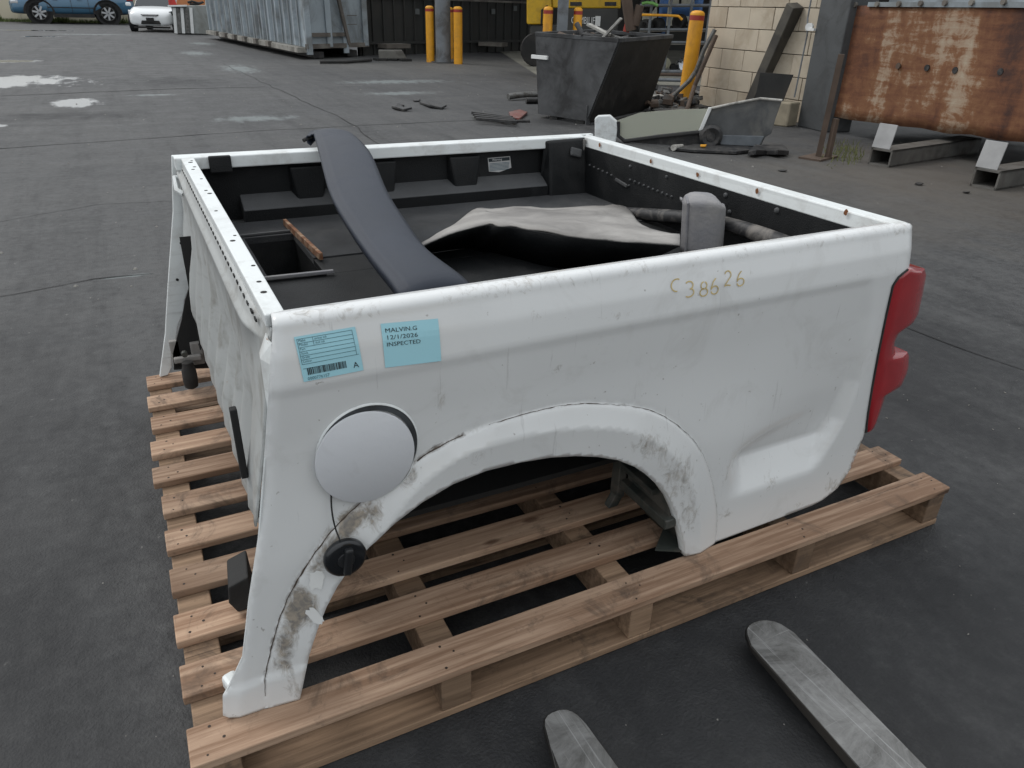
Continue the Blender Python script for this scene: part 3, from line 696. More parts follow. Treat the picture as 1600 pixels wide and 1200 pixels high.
tg = MB().hexa([(1.786,.175,.884),(1.845,.175,.884),(1.845,1.705,.884),(1.786,1.652,.884),(1.792,.175,.924),(1.842,.172,.924),(1.836,1.71,.924),(1.789,1.655,.924)]).build('top_rail', RAIL, tub, bevel=.004); tg['label'] = 'tailgate top rail with small rust spots'
tgo = MB().box((1.835,.19,.36), (1.868,1.70,.883)).build('tailgate', RAIL, tub, bevel=.006)
# rust spots
rs = plain('rust_spot', (.22,.085,.03), .9, var=.4, vs=80)
rm = MB()
for (u, v) in ((1017,250),(1090,271),(1183,297),(1322,330),(937,225)):
    p = at(u, v, 0, 1.7835); q = random.Random(u)
    n = 10; P = [(1.7845-(.0013), p.y+(.005+.004*q.random())*math.cos(t), p.z-.004+(.006+.005*q.random())*math.sin(t)) for t in [2*math.pi*k/n for k in range(n)]]
    rm.add(P, [tuple(range(n))])
tag(rm.build('rust_spot', rs, tg, fix=False), kind='stuff')
# front wall: pressed panel, bulging forward
prof = [(.900,.262),(.893,.252),(.882,.249),(.862,.243),(.856,.236),(.848,.235),(.842,.241),(.76,.238),(.66,.236),(.56,.222),(.47,.212),(.38,.208),(.32,.216),(.297,.232)]
WE = [(.14,.15),(.276,.122),(.394,.15),(.522,.186),(.689,.221),(.856,.25),(.905,.262)]
rows = []
Ys = np.linspace(.152, 1.70, 90)
for (z, x) in prof:
    r = []
    for y in Ys:
        zz = z
        e = min(y-.152, 1.70-y)                 # bottom edge rises towards both sides
        bot = .297+ (.22*(1-sst(.0,.30,e)))
        zz = .900-(.900-z)*(.900-bot)/(.900-.297)
        cor = .010*math.sin(y*2*math.pi/.19+1)*sst(.80,.70,zz)*0
        wv = .012*math.sin((y+zz*.25)*2*math.pi/.145)*(1-sst(.60,.76,zz))*sst(.33,.42,zz)*(1 if .35 < y < 1.55 else .3)
        dent = .020*math.exp(-((y-.75)/.28)**2-((zz-.62)/.12)**2)
        X_ = x-wv+dent; bl = sst(.152,.32,y); r.append((lerp(interp(zz, WE)+.004, X_, bl), y, zz))
    rows.append(r)
fwl = MB().grid(rows).build('front_wall', PRIMER, tub, smooth='all', solid=.004, fix=False)
sl = MB(); p0 = at(392,640,0,.206); 
sl.hexa([(.204,.345,.50),(.204,.362,.50),(.204,.372,.66),(.204,.352,.66)][:4]+[(.190,.345,.50),(.190,.362,.50),(.190,.372,.66),(.190,.352,.66)]); 
o = sl.build('drain_slot', DARK, fwl, bevel=.003)
ds = MB()
for k in range(34):
    y = .22+k*.042; ds.box((.2475, y, .889), (.2505, y+.018, .894))
tag(ds.build('weld_slot', DARK, fwl), kind='stuff')
MB().tube([(.266,1.655,.86),(.225,1.67,.86),(.222,1.62,.83),(.24,1.60,.82)], .009).build('corner_bracket', RAIL, fwl, smooth=True)
# liner
DZ = .705
hx0, hx1, hy0, hy1 = .385, .540, .985, 1.42
dk = MB()
for (x0, y0, x1, y1) in ((.30,hy1,1.79,1.63),(.30,hy0,hx0,hy1),(hx1,hy0+.15,1.79,hy1)): dk.box((x0,y0,DZ-.02),(x1,y1,DZ))
dko = dk.build('load_floor', CARPET, tub); dko['label'] = 'worn black carpeted load floor'
dk2 = MB()
dk2.box((.30,.20,DZ-.02),(1.79,hy0,DZ-.004)); dk2.box((hx1,hy0,DZ-.02),(1.79,hy0+.148,DZ-.004))
dk2.build('load_floor', BLACKPL, tub, bevel=.002)['label'] = 'bare black plastic strip of load floor'
MB().box((.25,.30,.325),(1.80,1.55,.34)).build('underfloor', DARK, tub)
ht = MB()
ht.box((hx0-.012,hy0-.01,.50),(hx0,hy1+.01,DZ-.001)); ht.box((hx1,hy0-.01,.50),(hx1+.012,hy1+.01,DZ-.021)); ht.box((hx0,hy0-.012,.50),(hx1,hy0,DZ-.001)); ht.box((hx0,hy1,.50),(hx1,hy1+.012,DZ-.021)); ht.box((hx0-.012,hy0-.012,.49),(hx1+.012,hy1+.012,.50))
hb = ht.build('floor_hatch', BLACKPL, tub)
MB().bar((.536,1.53,DZ+.012),(.556,1.10,DZ+.012),.012,.022).build('rusty_edge_strip', plain('rust_brown_edge', (.20,.085,.04), .85, var=.5, vs=30, dirt=(.35,.26,.18), dirtamt=.8, ds=25), hb, bevel=.002)
MB().bar((.370,.982,DZ+.006),(.560,.972,DZ+.006),.012,.010).build('hatch_trim', DUSTY, hb, bevel=.002)
MB().bar((.34,1.437,DZ+.005),(.535,1.44,DZ+.005),.010,.008).build('hatch_trim', LEDGE, hb, bevel=.002)
MB().bar((.385,1.40,.60),(.470,1.0,.60),.008,.008).build('hatch_runner', LEDGE, hb)
# far liner wall, sloping ledge, posts, corner block
lw = MB()
lw.box((.295,1.688,.70),(1.79,1.705,.886))
lwo = lw.build('far_liner_wall', BLACKPL, tub)
MB().hexa([(.42,1.622,DZ-.01),(1.61,1.622,DZ-.01),(1.61,1.688,DZ-.01),(.42,1.688,DZ-.01),(.42,1.622,.745),(1.61,1.622,.745),(1.61,1.688,.787),(.42,1.688,.787)]).build('liner_ledge', LEDGE, lwo, bevel=.004)
MB().box((.42,1.6195,DZ-.01),(1.61,1.6215,.7425)).build('ledge_face', BLACKPL, lwo)
for (x0, x1) in ((.595,.72),(.90,.985),(1.195,1.325)):
    po = MB().hexa([(x0+.02,1.650,.758),(x1-.02,1.650,.758),(x1,1.69,.775),(x0,1.69,.775),(x0,1.658,.872),(x1,1.658,.872),(x1,1.69,.872),(x0,1.69,.872)]).build('liner_post', BLACKPL, lwo, bevel=.006)
cb = MB().hexa([(1.615,1.605,DZ-.008),(1.788,1.60,DZ-.008),(1.788,1.69,DZ-.008),(1.60,1.69,DZ-.008),(1.625,1.635,.917),(1.788,1.635,.921),(1.788,1.655,.921),(1.60,1.655,.917)]).build('corner_liner_block', BLACKPL, lwo, bevel=.012, seg=3)
MB().obox((1.735,1.622,.868), (.055,.012,.035), 0, -.3, .25).build('scuffed_pad', LEDGE, cb, bevel=.006)
MB().box((.335,1.640,.872),(.405,1.658,.926)).build('corner_liner_tab', BLACKPL, lwo, bevel=.004)
MB().box((.80,1.684,.845),(.93,1.688,.848)).build('moulded_line', DUSTY, lwo)
MB().box((.282,.25,DZ-.01),(.296,1.688,.898)).build('front_liner_wall', BLACKPL, tub)
MB().box((.296,.182,DZ-.01),(1.79,.196,.89)).build('near_liner_wall', BLACKPL, tub)
tl = MB().box((1.784,.205,DZ-.01),(1.80,1.64,.886)).build('tailgate_liner', BLACKPL, tub)
MB().tube([(1.778,1.632,.915),(1.776,1.634,.87),(1.779,1.634,.80),(1.777,1.634,DZ)], .0065).build('corner_seal', plain('grey_seal', (.17,.165,.155), .6), tl, smooth=True)
dm = MB()
def bump_(u, v, r, L=0):
    p = at(u, v, 0, 1.784); dm.lathe((1.785, p.y, p.z), (-1,0,0), [(0,r),(.004,r*.9),(.007,r*.5)], 10)
for k in range(10): bump_(922+k*6.8, 258+k*3.1+ (4 if k > 5 else 0), .0045)
for k in range(10): bump_(985+k*7.2, 281+k*2.9, .005)
for (u, v, r) in ((985,260,.007),(1042,276,.006),(1134,305,.009),(1214,329,.010),(1122,327,.008),(1140,331,.008),(1108,325,.007)): bump_(u, v, r)
tag(dm.build('moulded_stud', LEDGE, tl, smooth=True), kind='stuff')
a_, b_2 = at(962,280,0,1.780), at(980,291,0,1.780); MB().bar(a_, b_2, .008, .012).build('moulded_clip', LEDGE, tl, bevel=.002)
# warning label on the far liner
wl = MB(); c0 = [at(u, v, 1, 1.6865) for u, v in ((762,247),(797,244),(799,262),(780,269),(764,268))]
wlo = wl.add(c0, [tuple(range(5))]).build('warning_label', plain('white_label', (.48,.48,.48), .6, var=.15, vs=40, bump=0), lwo, fix=False)
c1 = [at(u, v, 1, 1.6855) for u, v in ((763.2,248),(796,245.2),(796.6,250.5),(763.8,253.3))]
MB().add(c1, [(0,1,2,3)]).build('label_header', INK, wlo, fix=False)
def text_pl(body, p, ex, ez, size, mat, par, name='printed_text', asp=1, depth=0):
    V, F = textmesh(body, 1, depth); p = Vector(p); ex = Vector(ex).normalized(); ez = Vector(ez).normalized(); n = ex.cross(ez)
    return MB().add([p+ex*(v.x*size*asp)+ez*(v.y*size)+n*(v.z) for v in V], F).build(name, mat, par, fix=False)
pw = at(769,251.7,1,1.6845); text_pl('Warning', pw, (1,0,.02), (0,0,1), .013, CHIP, wlo, asp=.95)
lm = MB()
for k in range(6):
    a, b = at(765, 256+k*2.1, 1, 1.6845), at(796-k*.3, 253.4+k*2.1, 1, 1.6845); lm.bar(a, b, .0005, .0016, (0,0,1))
tag(lm.build('printed_line', INK2, wlo), kind='stuff')
# wheel housings
wh = MB(); rows = []
for (x, z) in [(.20,.30),(.27,.42),(.38,.54),(.5,.61),(.65,.65),(.8,.65),(.95,.61),(1.08,.53),(1.17,.42),(1.23,.28),(1.25,.16)]:
    rows.append([(x, 1.53, z), (x, 1.70, z)])
wh.grid(rows); 
wh.add([(x[0][0], 1.53, x[0][2]) for x in rows]+[(1.25,1.53,.70),(.20,1.53,.70)], [tuple(range(len(rows)+2))])
MB().prism([at(u, v, 1, 1.60) for u, v in ((305,415),(299,440),(289,470),(284,500),(276,530),(270,552),(272,578),(330,575),(335,415))], (0,.01,0)).build('inner_arch_panel', plain('black_arch_panel', (.010,.010,.010), .85), tub)
w2 = wh.build('wheel_housing', plain('black_wheel_well', (.014,.014,.014), .85), tub, solid=.003, fix=False); w2['label'] = 'black wheel housing behind the far side panel'
# near housing rear strip, dark green-grey metal with folded bracket
HM = plain('dark_housing_metal', (.045,.052,.047), .5, var=.4, vs=12, dirt=(.14,.12,.10), dirtamt=.5, ds=14)
rows = []
for (x, z) in [(.60,.575),(.757,.575),(.885,.548),(.995,.500),(1.085,.423),(1.150,.33),(1.195,.21),(1.215,.143)]:
    y = fy(x, z)+.03; rows.append([(x, y, z), (x-.004, y+.05, z+.004), (x-.010, y+.10, z), (x-.012, y+.16, z+.002)])
nh = MB().grid(rows).build('wheel_housing', HM, tub, smooth=True, solid=.003, fix=False); nh['label'] = 'dark metal wheel housing inside the near arch'
br = MB()
br.box((1.120,.30,.20),(1.145,.335,.50)); br.box((1.125,.10,.235),(1.16,.30,.262)); br.box((1.12,.16,.30),(1.15,.30,.318)); br.hexa([(1.10,.305,.17),(1.13,.305,.17),(1.13,.33,.17),(1.10,.33,.17),(1.12,.305,.21),(1.15,.305,.21),(1.15,.33,.21),(1.12,.33,.21)])
br.box((1.135,.10,.38),(1.165,.30,.40)); br.box((1.148,.12,.24),(1.156,.30,.50))
br.build('housing_bracket', HM, nh, bevel=.003)
MB().prism([(1.13,.13,.146),(1.21,.085,.146),(1.26,.12,.146),(1.20,.19,.146)], (0,0,.006)).build('housing_foot', HM, nh)
# front leg inner black flap
MB().prism([(.125,.36,.22),(.17,.36,.235),(.175,.36,.145),(.135,.36,.142),(.12,.36,.175)], (.01,.10,0)).build('mud_flap', RUBBER, tub, bevel=.004)
# roller bracket at the far front foot
rb = MB(); c = at(297,590,1,1.55)
bk = MB().box((c.x-.045,1.60,c.z+.02),(c.x-.012,1.62,c.z+.125)).box((c.x+.02,1.58,c.z+.03),(c.x+.06,1.60,c.z+.115)).box((c.x-.04,1.56,c.z+.055),(c.x+.05,1.58,c.z+.075)).build('latch_bracket', DUSTBR, tub, bevel=.004)
rb.lathe((c.x, 1.54, c.z-.035), (0,0,1), [(0,.014),(.006,.022),(.03,.025),(.07,.024),(.085,.018),(.10,.018)], 20)
rb.build('rubber_stop', RUBBER, bk, smooth=True)
MB().cyl((c.x-.003,1.553,c.z+.095),(c.x-.003,1.535,c.z+.095),.010,n=12).build('bolt', HM, bk)
# ------------------------------------------------------------------ loose parts lying in the bed
fl1 = thing('wheel_arch_flare', G(560, 300, .90), 'long curved dark grey plastic wheel arch flare lying across the open bed', 'arch flare')
Ls = [(478,214,.955),(489,206,.968),(499,238,.948),(516,300,.905),(545,352,.88),(580,402,.87),(622,456,.868),(640,500,.80)]
Rs = [(545,212,.962),(552,212,.966),(578,240,.948),(604,300,.905),(632,345,.88),(666,391,.87),(728,440,.868),(760,490,.80)]
def cr(P, n):       # Catmull-Rom resample
    P = [Vector(p) for p in P]; Q = []
    for i in range(len(P)-1):
        a, b, c, d = P[max(i-1,0)], P[i], P[i+1], P[min(i+2,len(P)-1)]
        for j in range(n):
            t = j/n; Q.append(.5*((2*b)+(c-a)*t+(2*a-5*b+4*c-d)*t*t+(3*b-a-3*c+d)*t**3))
    return Q+[P[-1]]
LL = cr([G(*p) for p in Ls], 6); RR = cr([G(*p) for p in Rs], 6)
rows = []
for a, b in zip(LL, RR):
    w = b-a; nrm = Vector((0,0,1)); r = [a+w*.10+nrm*-.030, a+w*.03+nrm*-.022, a+nrm*-.004, a+w*.03+nrm*.003, a+w*.10+nrm*.002, a+w*.125+nrm*.007]
    for t in (.2,.35,.5,.65,.8,.92): r.append(a+w*t+nrm*(.004+.011*math.sin(math.pi*(t-.1)/.95)))
    r += [b+nrm*.002, b+w*-.03+nrm*-.016]; rows.append(r)
MB().grid(rows).build('flare_skin', FLARE, fl1, smooth='all', solid=.004, fix=False)
MB().tube([LL[0]+Vector((-.01,.0,-.012)), LL[0]+Vector((.012,.01,-.004)), LL[2]+Vector((.015,0,-.006))], .007).build('flare_clip', RUBBER, fl1, smooth=True)

wl2 = thing('wheel_liner', G(850, 365, .71), 'dusty brown wheel arch liner sheet lying on the bed floor', 'arch liner')
low = [(655,387,.775),(700,366,.80),(757,351,.815),(780,353,.82),(806,355,.82),(850,362,.825),(900,370,.83),(960,376,.83),(1000,379,.825),(1062,383,.82)]
hi_ = [(662,378,.772),(712,349,.755),(745,326,.716),(775,327,.714),(803,323,.716),(862,326,.712),(930,322,.716),(978,323,.714),(1003,352,.765),(1062,367,.805)]
A = cr([G(*p) for p in low], 4); B = cr([G(*p) for p in hi_], 4); rows = []
for i, (a, b) in enumerate(zip(A, B)):
    r = []
    for j in range(9):
        t = j/8; q = a.lerp(b, t); r.append(q+Vector((0,0,.004*math.sin(math.pi*t)+.012*noise.noise(q*7)*math.sin(math.pi*t)+.004*noise.noise(q*22))))
    rows.append(r)
MB().grid(rows).build('dusty_flange', DUSTBR, wl2, smooth='all', solid=.004, fix=False)
rows = [[a+Vector((0,0,-.002)), Vector((a.x*.98+.02, a.y+.07, a.z*.6+.28)), Vector((a.x, a.y+.15, .703))] for a in A]
MB().grid(rows).build('black_skirt', BLACKPL, wl2, smooth='all', solid=.004, fix=False)
hm = MB()
for (u, v, z) in ((759,331,.735),(908,339,.752)): p = G(u, v, z+.006); hm.obox(p, (.016,.012,.003), .4)
tag(hm.build('clip_slot', DARK, wl2), kind='stuff')

fl2 = thing('wheel_arch_flare', G(1092, 398, .71), 'short grey dusty arch flare standing upright by the bed liner', 'arch flare')
b0 = G(1092, 400, .71); ex = Vector((.80,-.60,0)); ey = Vector((.60,.80,0)); hh = over(b0, 1080, 308)-.71
rows = []
for k in range(13):
    t = k/12; 
    if t < .6: zz = .71+hh*.86*t/.6; dy = .006*math.sin(t*4)
    else: a_ = (t-.6)/.4*math.pi*.5; zz = .71+hh*.86+hh*.14*math.sin(a_); dy = .075*(1-math.cos(a_))
    r = []
    for j in range(11):
        s = j/10; w = (s-.5)*.125; rd_ = .030*(2*abs(s-.5))**3; tw = (t-.5)*-.018
        r.append(b0+ex*(w+tw)+ey*(dy+rd_)+Vector((0,0,zz-.71-(.050*(2*max(0,s-.5))**3+ .035*(2*max(0,.5-s))**4)*max(0,(t-.4)/.6)**1.5)))
    r = [r[0]+ey*.05]+r+[r[-1]+ey*.05]; rows.append(r)
MB().grid(rows).build('flare_skin', DUSTY, fl2, smooth='all', solid=.005, fix=False)
MB().tube([Vector(rows[k][2])-ey*.004 for k in range(0, 12)], .0045).build('edge_bead', DUSTY, fl2, smooth=True)
ring = [at(u, v, 0, 1.755) for u, v in ((968,324),(1010,326),(1060,329),(1110,334),(1150,343),(1195,356),(1240,372))]
ring2 = [at(u, v, 0, 1.735) for u, v in ((990,340),(1020,343),(1060,346),(1110,352),(1140,360),(1172,372),(1200,387))]
A = cr(ring, 5); B = cr(ring2, 5)
MB().grid([[a+Vector((.012,0,-.015)), a, a.lerp(b,.33)+Vector((-.01,0,.006)), a.lerp(b,.66)+Vector((-.01,0,.006)), b, b+Vector((.02,0,-.01))] for a, b in zip(A, B)]).build('curved_arm', plain('dusty_black_plastic', (.03,.03,.032), .6, var=.4, vs=15, dirt=(.24,.22,.20), dirtamt=.7, ds=10, lo=.48, hi=.66), fl2, smooth='all', solid=.004, fix=False)

# ------------------------------------------------------------------ forklift tines in front
def fork(name, lab, tip, l1, r1, dk_):
    T = [G(*t) for t in tip]; T = [Vector((a, b, t_[2])) for (a, b), t_ in zip(smooth([(q.x, q.y) for q in T], 1), [T[0]]*99)]; Lp, Rp = G(*l1), G(*r1)
    d = (Lp-T[0]); d.z = 0; d.normalize(); n = Vector((-d.y, d.x, 0)); back = d*1.0
    o = thing(name, ((Lp+Rp)/2).to_tuple()[:2]+(0,), lab, 'fork tine', 'forklift tines pointing at the pallet')
    top = T+[Rp, Rp+back, Lp+back, Lp]; m = MB(); N_ = len(top); tz = l1[2]
    th = .032
    ring_ = lambda zoff, sh: [Vector((p.x, p.y, 0))+Vector((0,0,(tz-th if zoff else tz)-( .006 if (i < len(T) and not zoff) else 0)+(.012 if (i < len(T) and zoff) else 0))) for i, p in enumerate(top)]
    m.loft([ring_(1,0), ring_(0,0)], True, True); fb = m.build('fork_blade', BLACKST, o, bevel=.003)
    cen = sum(top, Vector())/N_; ins = []
    for i, p in enumerate(top):
        a_, c_ = top[i-1], top[(i+1) % N_]; e1 = (p-a_).normalized(); e2 = (c_-p).normalized(); nn_ = Vector((-(e1+e2).y, (e1+e2).x, 0))
        nn_ = nn_.normalized() if nn_.length > 1e-6 else Vector((0,0,0)); q = Vector((p.x, p.y, 0))
        if (q+nn_*.004-Vector((cen.x,cen.y,0))).length > (q-nn_*.004-Vector((cen.x,cen.y,0))).length and i < N_-3: nn_ = -nn_
        mid_ = Vector((cen.x, cen.y, 0)); ins.append(q+(nn_*.004 if i < N_-3 else Vector((0,0,0))))
    m = MB(); m.loft([[p+Vector((0,0,tz-.004-(.006 if i < len(T) else 0))) for i, p in enumerate(ins)], [p+Vector((0,0,tz+.0015-(.006 if i < len(T) else 0))) for i, p in enumerate(ins)]])
    m.build('worn_top_face', STEEL, fb)
    e = (Lp+Rp)/2+back; m = MB(); m.obox((e.x, e.y, .45), ((Rp-Lp).length, .05, .88), math.atan2(n.y, n.x)); m.build('fork_shank', BLACKST, o, bevel=.006)
    return o
fork('forklift_tine', 'worn steel forklift tine on the right, its full rounded tip and blade in view', [(1172,1008,.058),(1163,986,.055),(1170,975,.053),(1190,969,.052),(1215,972,.053),(1242,988,.056)], (1345,1202,.062), (1452,1202,.062), 1)
fork('forklift_tine', 'darker steel forklift tine at the bottom centre, only its blunt tip in view', [(853,1150,.056),(847,1128,.054),(855,1115,.052),(880,1107,.051),(900,1113,.052),(918,1130,.055)], (872,1215,.060), (980,1215,.060), 1)

# ------------------------------------------------------------------ bollards and posts
def frame_at(P):
    d = Vector((P[0]-CAM.x, P[1]-CAM.y, 0)).normalized(); return Vector((d.y, -d.x, 0)), d
def mpp(P): return ((Vector((P[0], P[1], 0.6))-CAM).dot(fw))/FPX
def vp(P, u, v, dep=0):                 # point on the upright plane through P facing the viewpoint's bearing, pushed dep further
    ex, ey = frame_at(P); P = Vector((P[0], P[1], 0))+ey*dep; return onplane(u, v, P, P+ex)
def bollard(P, h, r, lab, grp='yellow safety bollards', tilt=0):
    o = thing('bollard', (P[0], P[1], 0), lab, 'bollard', grp)
    m = MB(); m.lathe((P[0],P[1],0), (tilt,0,1), [(0,r),(h*.90,r)], 24); m.build('post', YEL, o, smooth=True)
    m = MB(); m.lathe(Vector((P[0],P[1],0))+Vector((tilt,0,1)).normalized()*h*.90, (tilt,0,1), [(0,r*1.01),(h*.05,r*1.01)], 24); m.build('red_band', RED, o, smooth=True)
    m = MB(); m.lathe(Vector((P[0],P[1],0))+Vector((tilt,0,1)).normalized()*h*.95, (tilt,0,1), [(0,r*1.0),(h*.02,r*1.0),(h*.04,r*.8),(h*.05,r*.4)], 24); m.build('cap', YEL, o, smooth=True)
    return o
bollard(G(673, 97), 1.42, .115, 'yellow bollard immediately left of the round grey steel post')
bollard(G(716, 100), 1.42, .12, 'yellow bollard immediately right of the round grey steel post')
bollard(G(703, 92), 1.40, .11, 'dirty yellow bollard half hidden behind the round grey steel post')
bollard(G(1069, 166), 1.44, .115, 'tall scuffed orange-yellow bollard standing between the scrap bin and block wall', tilt=.03)
pA = Vector((8.2, 15.2, 0)); 
bollard(Vector((vp(pA, 855, 60).x, vp(pA, 855, 60).y)), 1.46, .105, 'yellow bollard behind the left end of the scrap bin')
bollard(Vector((vp(pA, 901, 60).x, vp(pA, 901, 60).y)), 1.46, .095, 'yellow bollard behind the scrap bin, in front of the dark machine')
c = G(693, 98); MB_ = thing('steel_post', (c.x, c.y, 0), 'round grey steel post rising between two yellow bollards', 'post')
MB().cyl((c.x,c.y,0), (c.x,c.y,5), .21, n=32).build('shaft', GREYPOST, MB_, smooth=True); MB().obox((c.x,c.y,.015),(.6,.6,.03)).build('base_plate', DKCOL, MB_)
q = vp(pA, 878, 50); po = thing('steel_post', (q.x, q.y, 0), 'square grey steel post behind the scrap bin beside a yellow bollard', 'post')
ex, ey = frame_at(q); MB().obox((q.x,q.y,2.5),(.24,.24,5),math.atan2(ex.y,ex.x)).build('shaft', GREYPOST, po, bevel=.01); MB().obox((q.x,q.y,.012),(.45,.45,.024)).build('base_plate', DKCOL, po)
# ------------------------------------------------------------------ scrap bin
b0, b1, b2 = G(843,178,.05), G(918,189,.05), G(1012,168,.05); b3 = b0+b2-b1
H1 = 1.07; t1 = G(968,63,H1); t2 = G(1050,56,H1); 
def onpl3(u, v, A, B, C):
    d = ray(u, v); n = (B-A).cross(C-A); return CAM + d*((A-CAM).dot(n)/d.dot(n))
t1 = vp(b1+(b2-b1)*.0, 968, 63, -.25); t0 = onpl3(838, 53, b0, b1, t1); t2 = onpl3(1050, 57, b1, b2, t1)
t3 = t0+(t2-t1)
bn = thing('scrap_bin', ((b0+b2)/2).to_tuple()[:2]+(0,), 'grimy grey steel tipping bin full of scrap with a sloping black side', 'scrap bin')
def quadslab(P, th, name, mat, par, bevel=0):
    P = [Vector(p) for p in P]; n = (P[1]-P[0]).cross(P[3]-P[0]).normalized()*th; return MB().prism(P, n).build(name, mat, par, bevel=bevel)
quadslab([b0,b1,t1,t0], .02, 'front_panel', BIN, bn); quadslab([b1,b2,t2,t1], .02, 'sloping_side', BINDK, bn)  # front panel grey, sloping side black
quadslab([b2,b3,t3,t2], .02, 'back_panel', BINDK, bn); quadslab([b3,b0,t0,t3], .02, 'side_panel', BINDK, bn)
m = MB()
for a_, c_ in ((t0,t1),(t1,t2),(t2,t3),(t3,t0)): m.bar(a_+Vector((0,0,.0)), c_, .05, .05)
m.build('rim', BIN, bn, bevel=.005)
m = MB(); m.bar(b0.lerp(b1,.3)+Vector((0,0,-.03)), b0.lerp(b1,.3)+(b3-b0)+Vector((0,0,-.03)), .12, .05); m.build('skid', BINDK, bn)
m = MB(); m.bar(b0.lerp(b1,.85)+Vector((0,0,-.03)), b0.lerp(b1,.85)+(b3-b0)+Vector((0,0,-.03)), .12, .05); m.build('skid', BINDK, bn)
MB().bar(b1+Vector((0,0,-.05)), b1+Vector((0,0,.2)), .03, .06).build('corner_foot', BIN, bn)
e0 = b0.lerp(t0,.72); MB().bar(e0-(b1-b0).normalized()*.1, e0+(b1-b0).normalized()*.22-(b3-b0).normalized()*.03, .04, .05).build('latch_pin', CHIP, bn, bevel=.004)
# debris helper
SCR = [plain('scrap_black_plastic', (.018,.018,.019), .5, dirt=(.08,.075,.07), dirtamt=.6, ds=12), plain('scrap_grey_metal', (.16,.16,.155), .45, metal=.4, dirt=(.06,.05,.04), dirtamt=.7, ds=9), plain('scrap_pale', (.40,.39,.36), .6, dirt=(.1,.09,.08), dirtamt=.5, ds=9), plain('scrap_red', (.35,.05,.03), .5), plain('scrap_rusty_brown', (.085,.058,.042), .8)]
def chunk(rg, c, s, mat, par=None, name='scrap_piece'):
    m = MB(); n = rg.choice((5,6,7)); a0 = rg.random()*6; el = rg.uniform(.35,1); P = []
    for j in range(n):
        t = a0+2*math.pi*j/n; P.append(Vector((c[0]+s*math.cos(t)*rg.uniform(.6,1.1), c[1]+s*el*math.sin(t)*rg.uniform(.6,1.1), c[2]+rg.uniform(0,.25)*s)))
    m.prism(P, (rg.uniform(-.1,.1)*s, rg.uniform(-.1,.1)*s, s*rg.uniform(.08,.3))); return m.build(name, mat, par)
rg = random.Random(4); cb_ = (t0+t2)/2; pz = MB(); 
m = [MB() for _ in range(3)]
for i in range(34):
    a_, c_ = rg.uniform(.08,.92), rg.uniform(.08,.92); p = t0+(t1-t0)*a_+(t3-t0)*c_; s = rg.uniform(.08,.24)
    p.z = H1-.12+rg.uniform(0,.10); m[i % 3].obox(p, (s*rg.uniform(.5,1.6), s*rg.uniform(.3,1), s*rg.uniform(.1,.5)), rg.random()*3, rg.uniform(-.5,.5), rg.uniform(-.5,.5))
for k, i in enumerate((0,1,4)): tag(m[k].build('scrap_heap', SCR[i], None, bevel=.008), ['black plastic scrap heaped in the grey bin','grey metal scrap heaped in the grey bin','brown rusty scrap heaped in the grey bin'][k], 'scrap', kind='stuff')
def small(name, lab, cat, mat, P, fn, group=None):
    m = MB(); fn(m); o = m.build(name, mat, None, bevel=.004); return tag(o, lab, cat, group)
mid = (t1+t2)/2+(t3-t0)*.35
small('car_part', 'bent pale metal bracket poking out of the scrap bin beside the red piece', 'scrap part', SCR[2], mid, lambda m: (m.bar(t1.lerp(t0,.10)+Vector((0,.2,.0)), t1.lerp(t0,-.05)+Vector((.1,.25,.25)), .14, .03), m.bar(t1.lerp(t0,.05)+Vector((.1,.3,.05)), t1.lerp(t0,.22)+Vector((0,.3,.16)), .16, .03)))
small('car_part', 'red scrap piece standing upright in the grey bin', 'scrap part', SCR[3], mid, lambda m: m.bar(vp(mid, 978, 50), vp(mid, 985, 22), .05, .09))
small('shock_absorber', 'dark tube with a red sleeve rising out of the bin scrap', 'scrap part', SCR[4], mid, lambda m: (m.cyl(vp(mid, 986, 48), vp(mid, 978, -8), .075, n=16), m.cyl(vp(mid, 992, 40), vp(mid, 1000, 8), .06, n=16)))
small('hose', 'black curved hose lying over the front edge of the grey bin', 'scrap part', SCR[0], mid, lambda m: m.tube([t0.lerp(t1,.52)+Vector((0,.05,.16)), t0.lerp(t1,.58)+Vector((0,.0,.03)), t0.lerp(t1,.68)+Vector((.05,.02,-.01+.03)), t0.lerp(t1,.80)+Vector((.1,.1,.03))], .035))
# rubble beside the bin and along the wall foot
m = [MB() for _ in range(3)]
for i in range(90):
    u, v = rg.uniform(1002, 1098), rg.uniform(150, 176); p = G(u, v); s = rg.uniform(.05,.17); m[i % 3].obox((p.x,p.y,s*.3+rg.uniform(0,.12)), (s*rg.uniform(.6,2), s, s*rg.uniform(.2,.7)), rg.random()*3, rg.uniform(-.4,.4), rg.uniform(-.4,.4))
for k, i in enumerate((0,1,4)): tag(m[k].build('scrap_heap', SCR[i], None, bevel=.006), ['black plastic rubble between the bin and the bollard','grey metal rubble between the bin and the bollard','rusty rubble between the bin and the bollard'][k], 'scrap', kind='stuff')
def flat(pts, z0, th, name, lab, mat, cat='scrap part', curl=0):
    P = [G(u, v, z0) for u, v in pts]; 
    for i, p in enumerate(P): p.z += curl*(i % 2)
    return tag(MB().prism(P, (0,0,th)).build(name, mat, None, bevel=.004), lab, cat)
flat([(1018,176),(1045,171),(1090,171),(1092,176),(1050,180),(1026,181)], .02, .05, 'bumper_trim', 'pale grey strip of car trim lying at the foot of the rubble', SCR[1])
tag(MB().bar(G(1010,152,.1), G(1034,160,.02)+Vector((0,0,.1)), .16, .05).build('pale_offcut', SCR[2], None, bevel=.01), 'pale curved offcut lying on top of the rubble by the bin', 'scrap part')
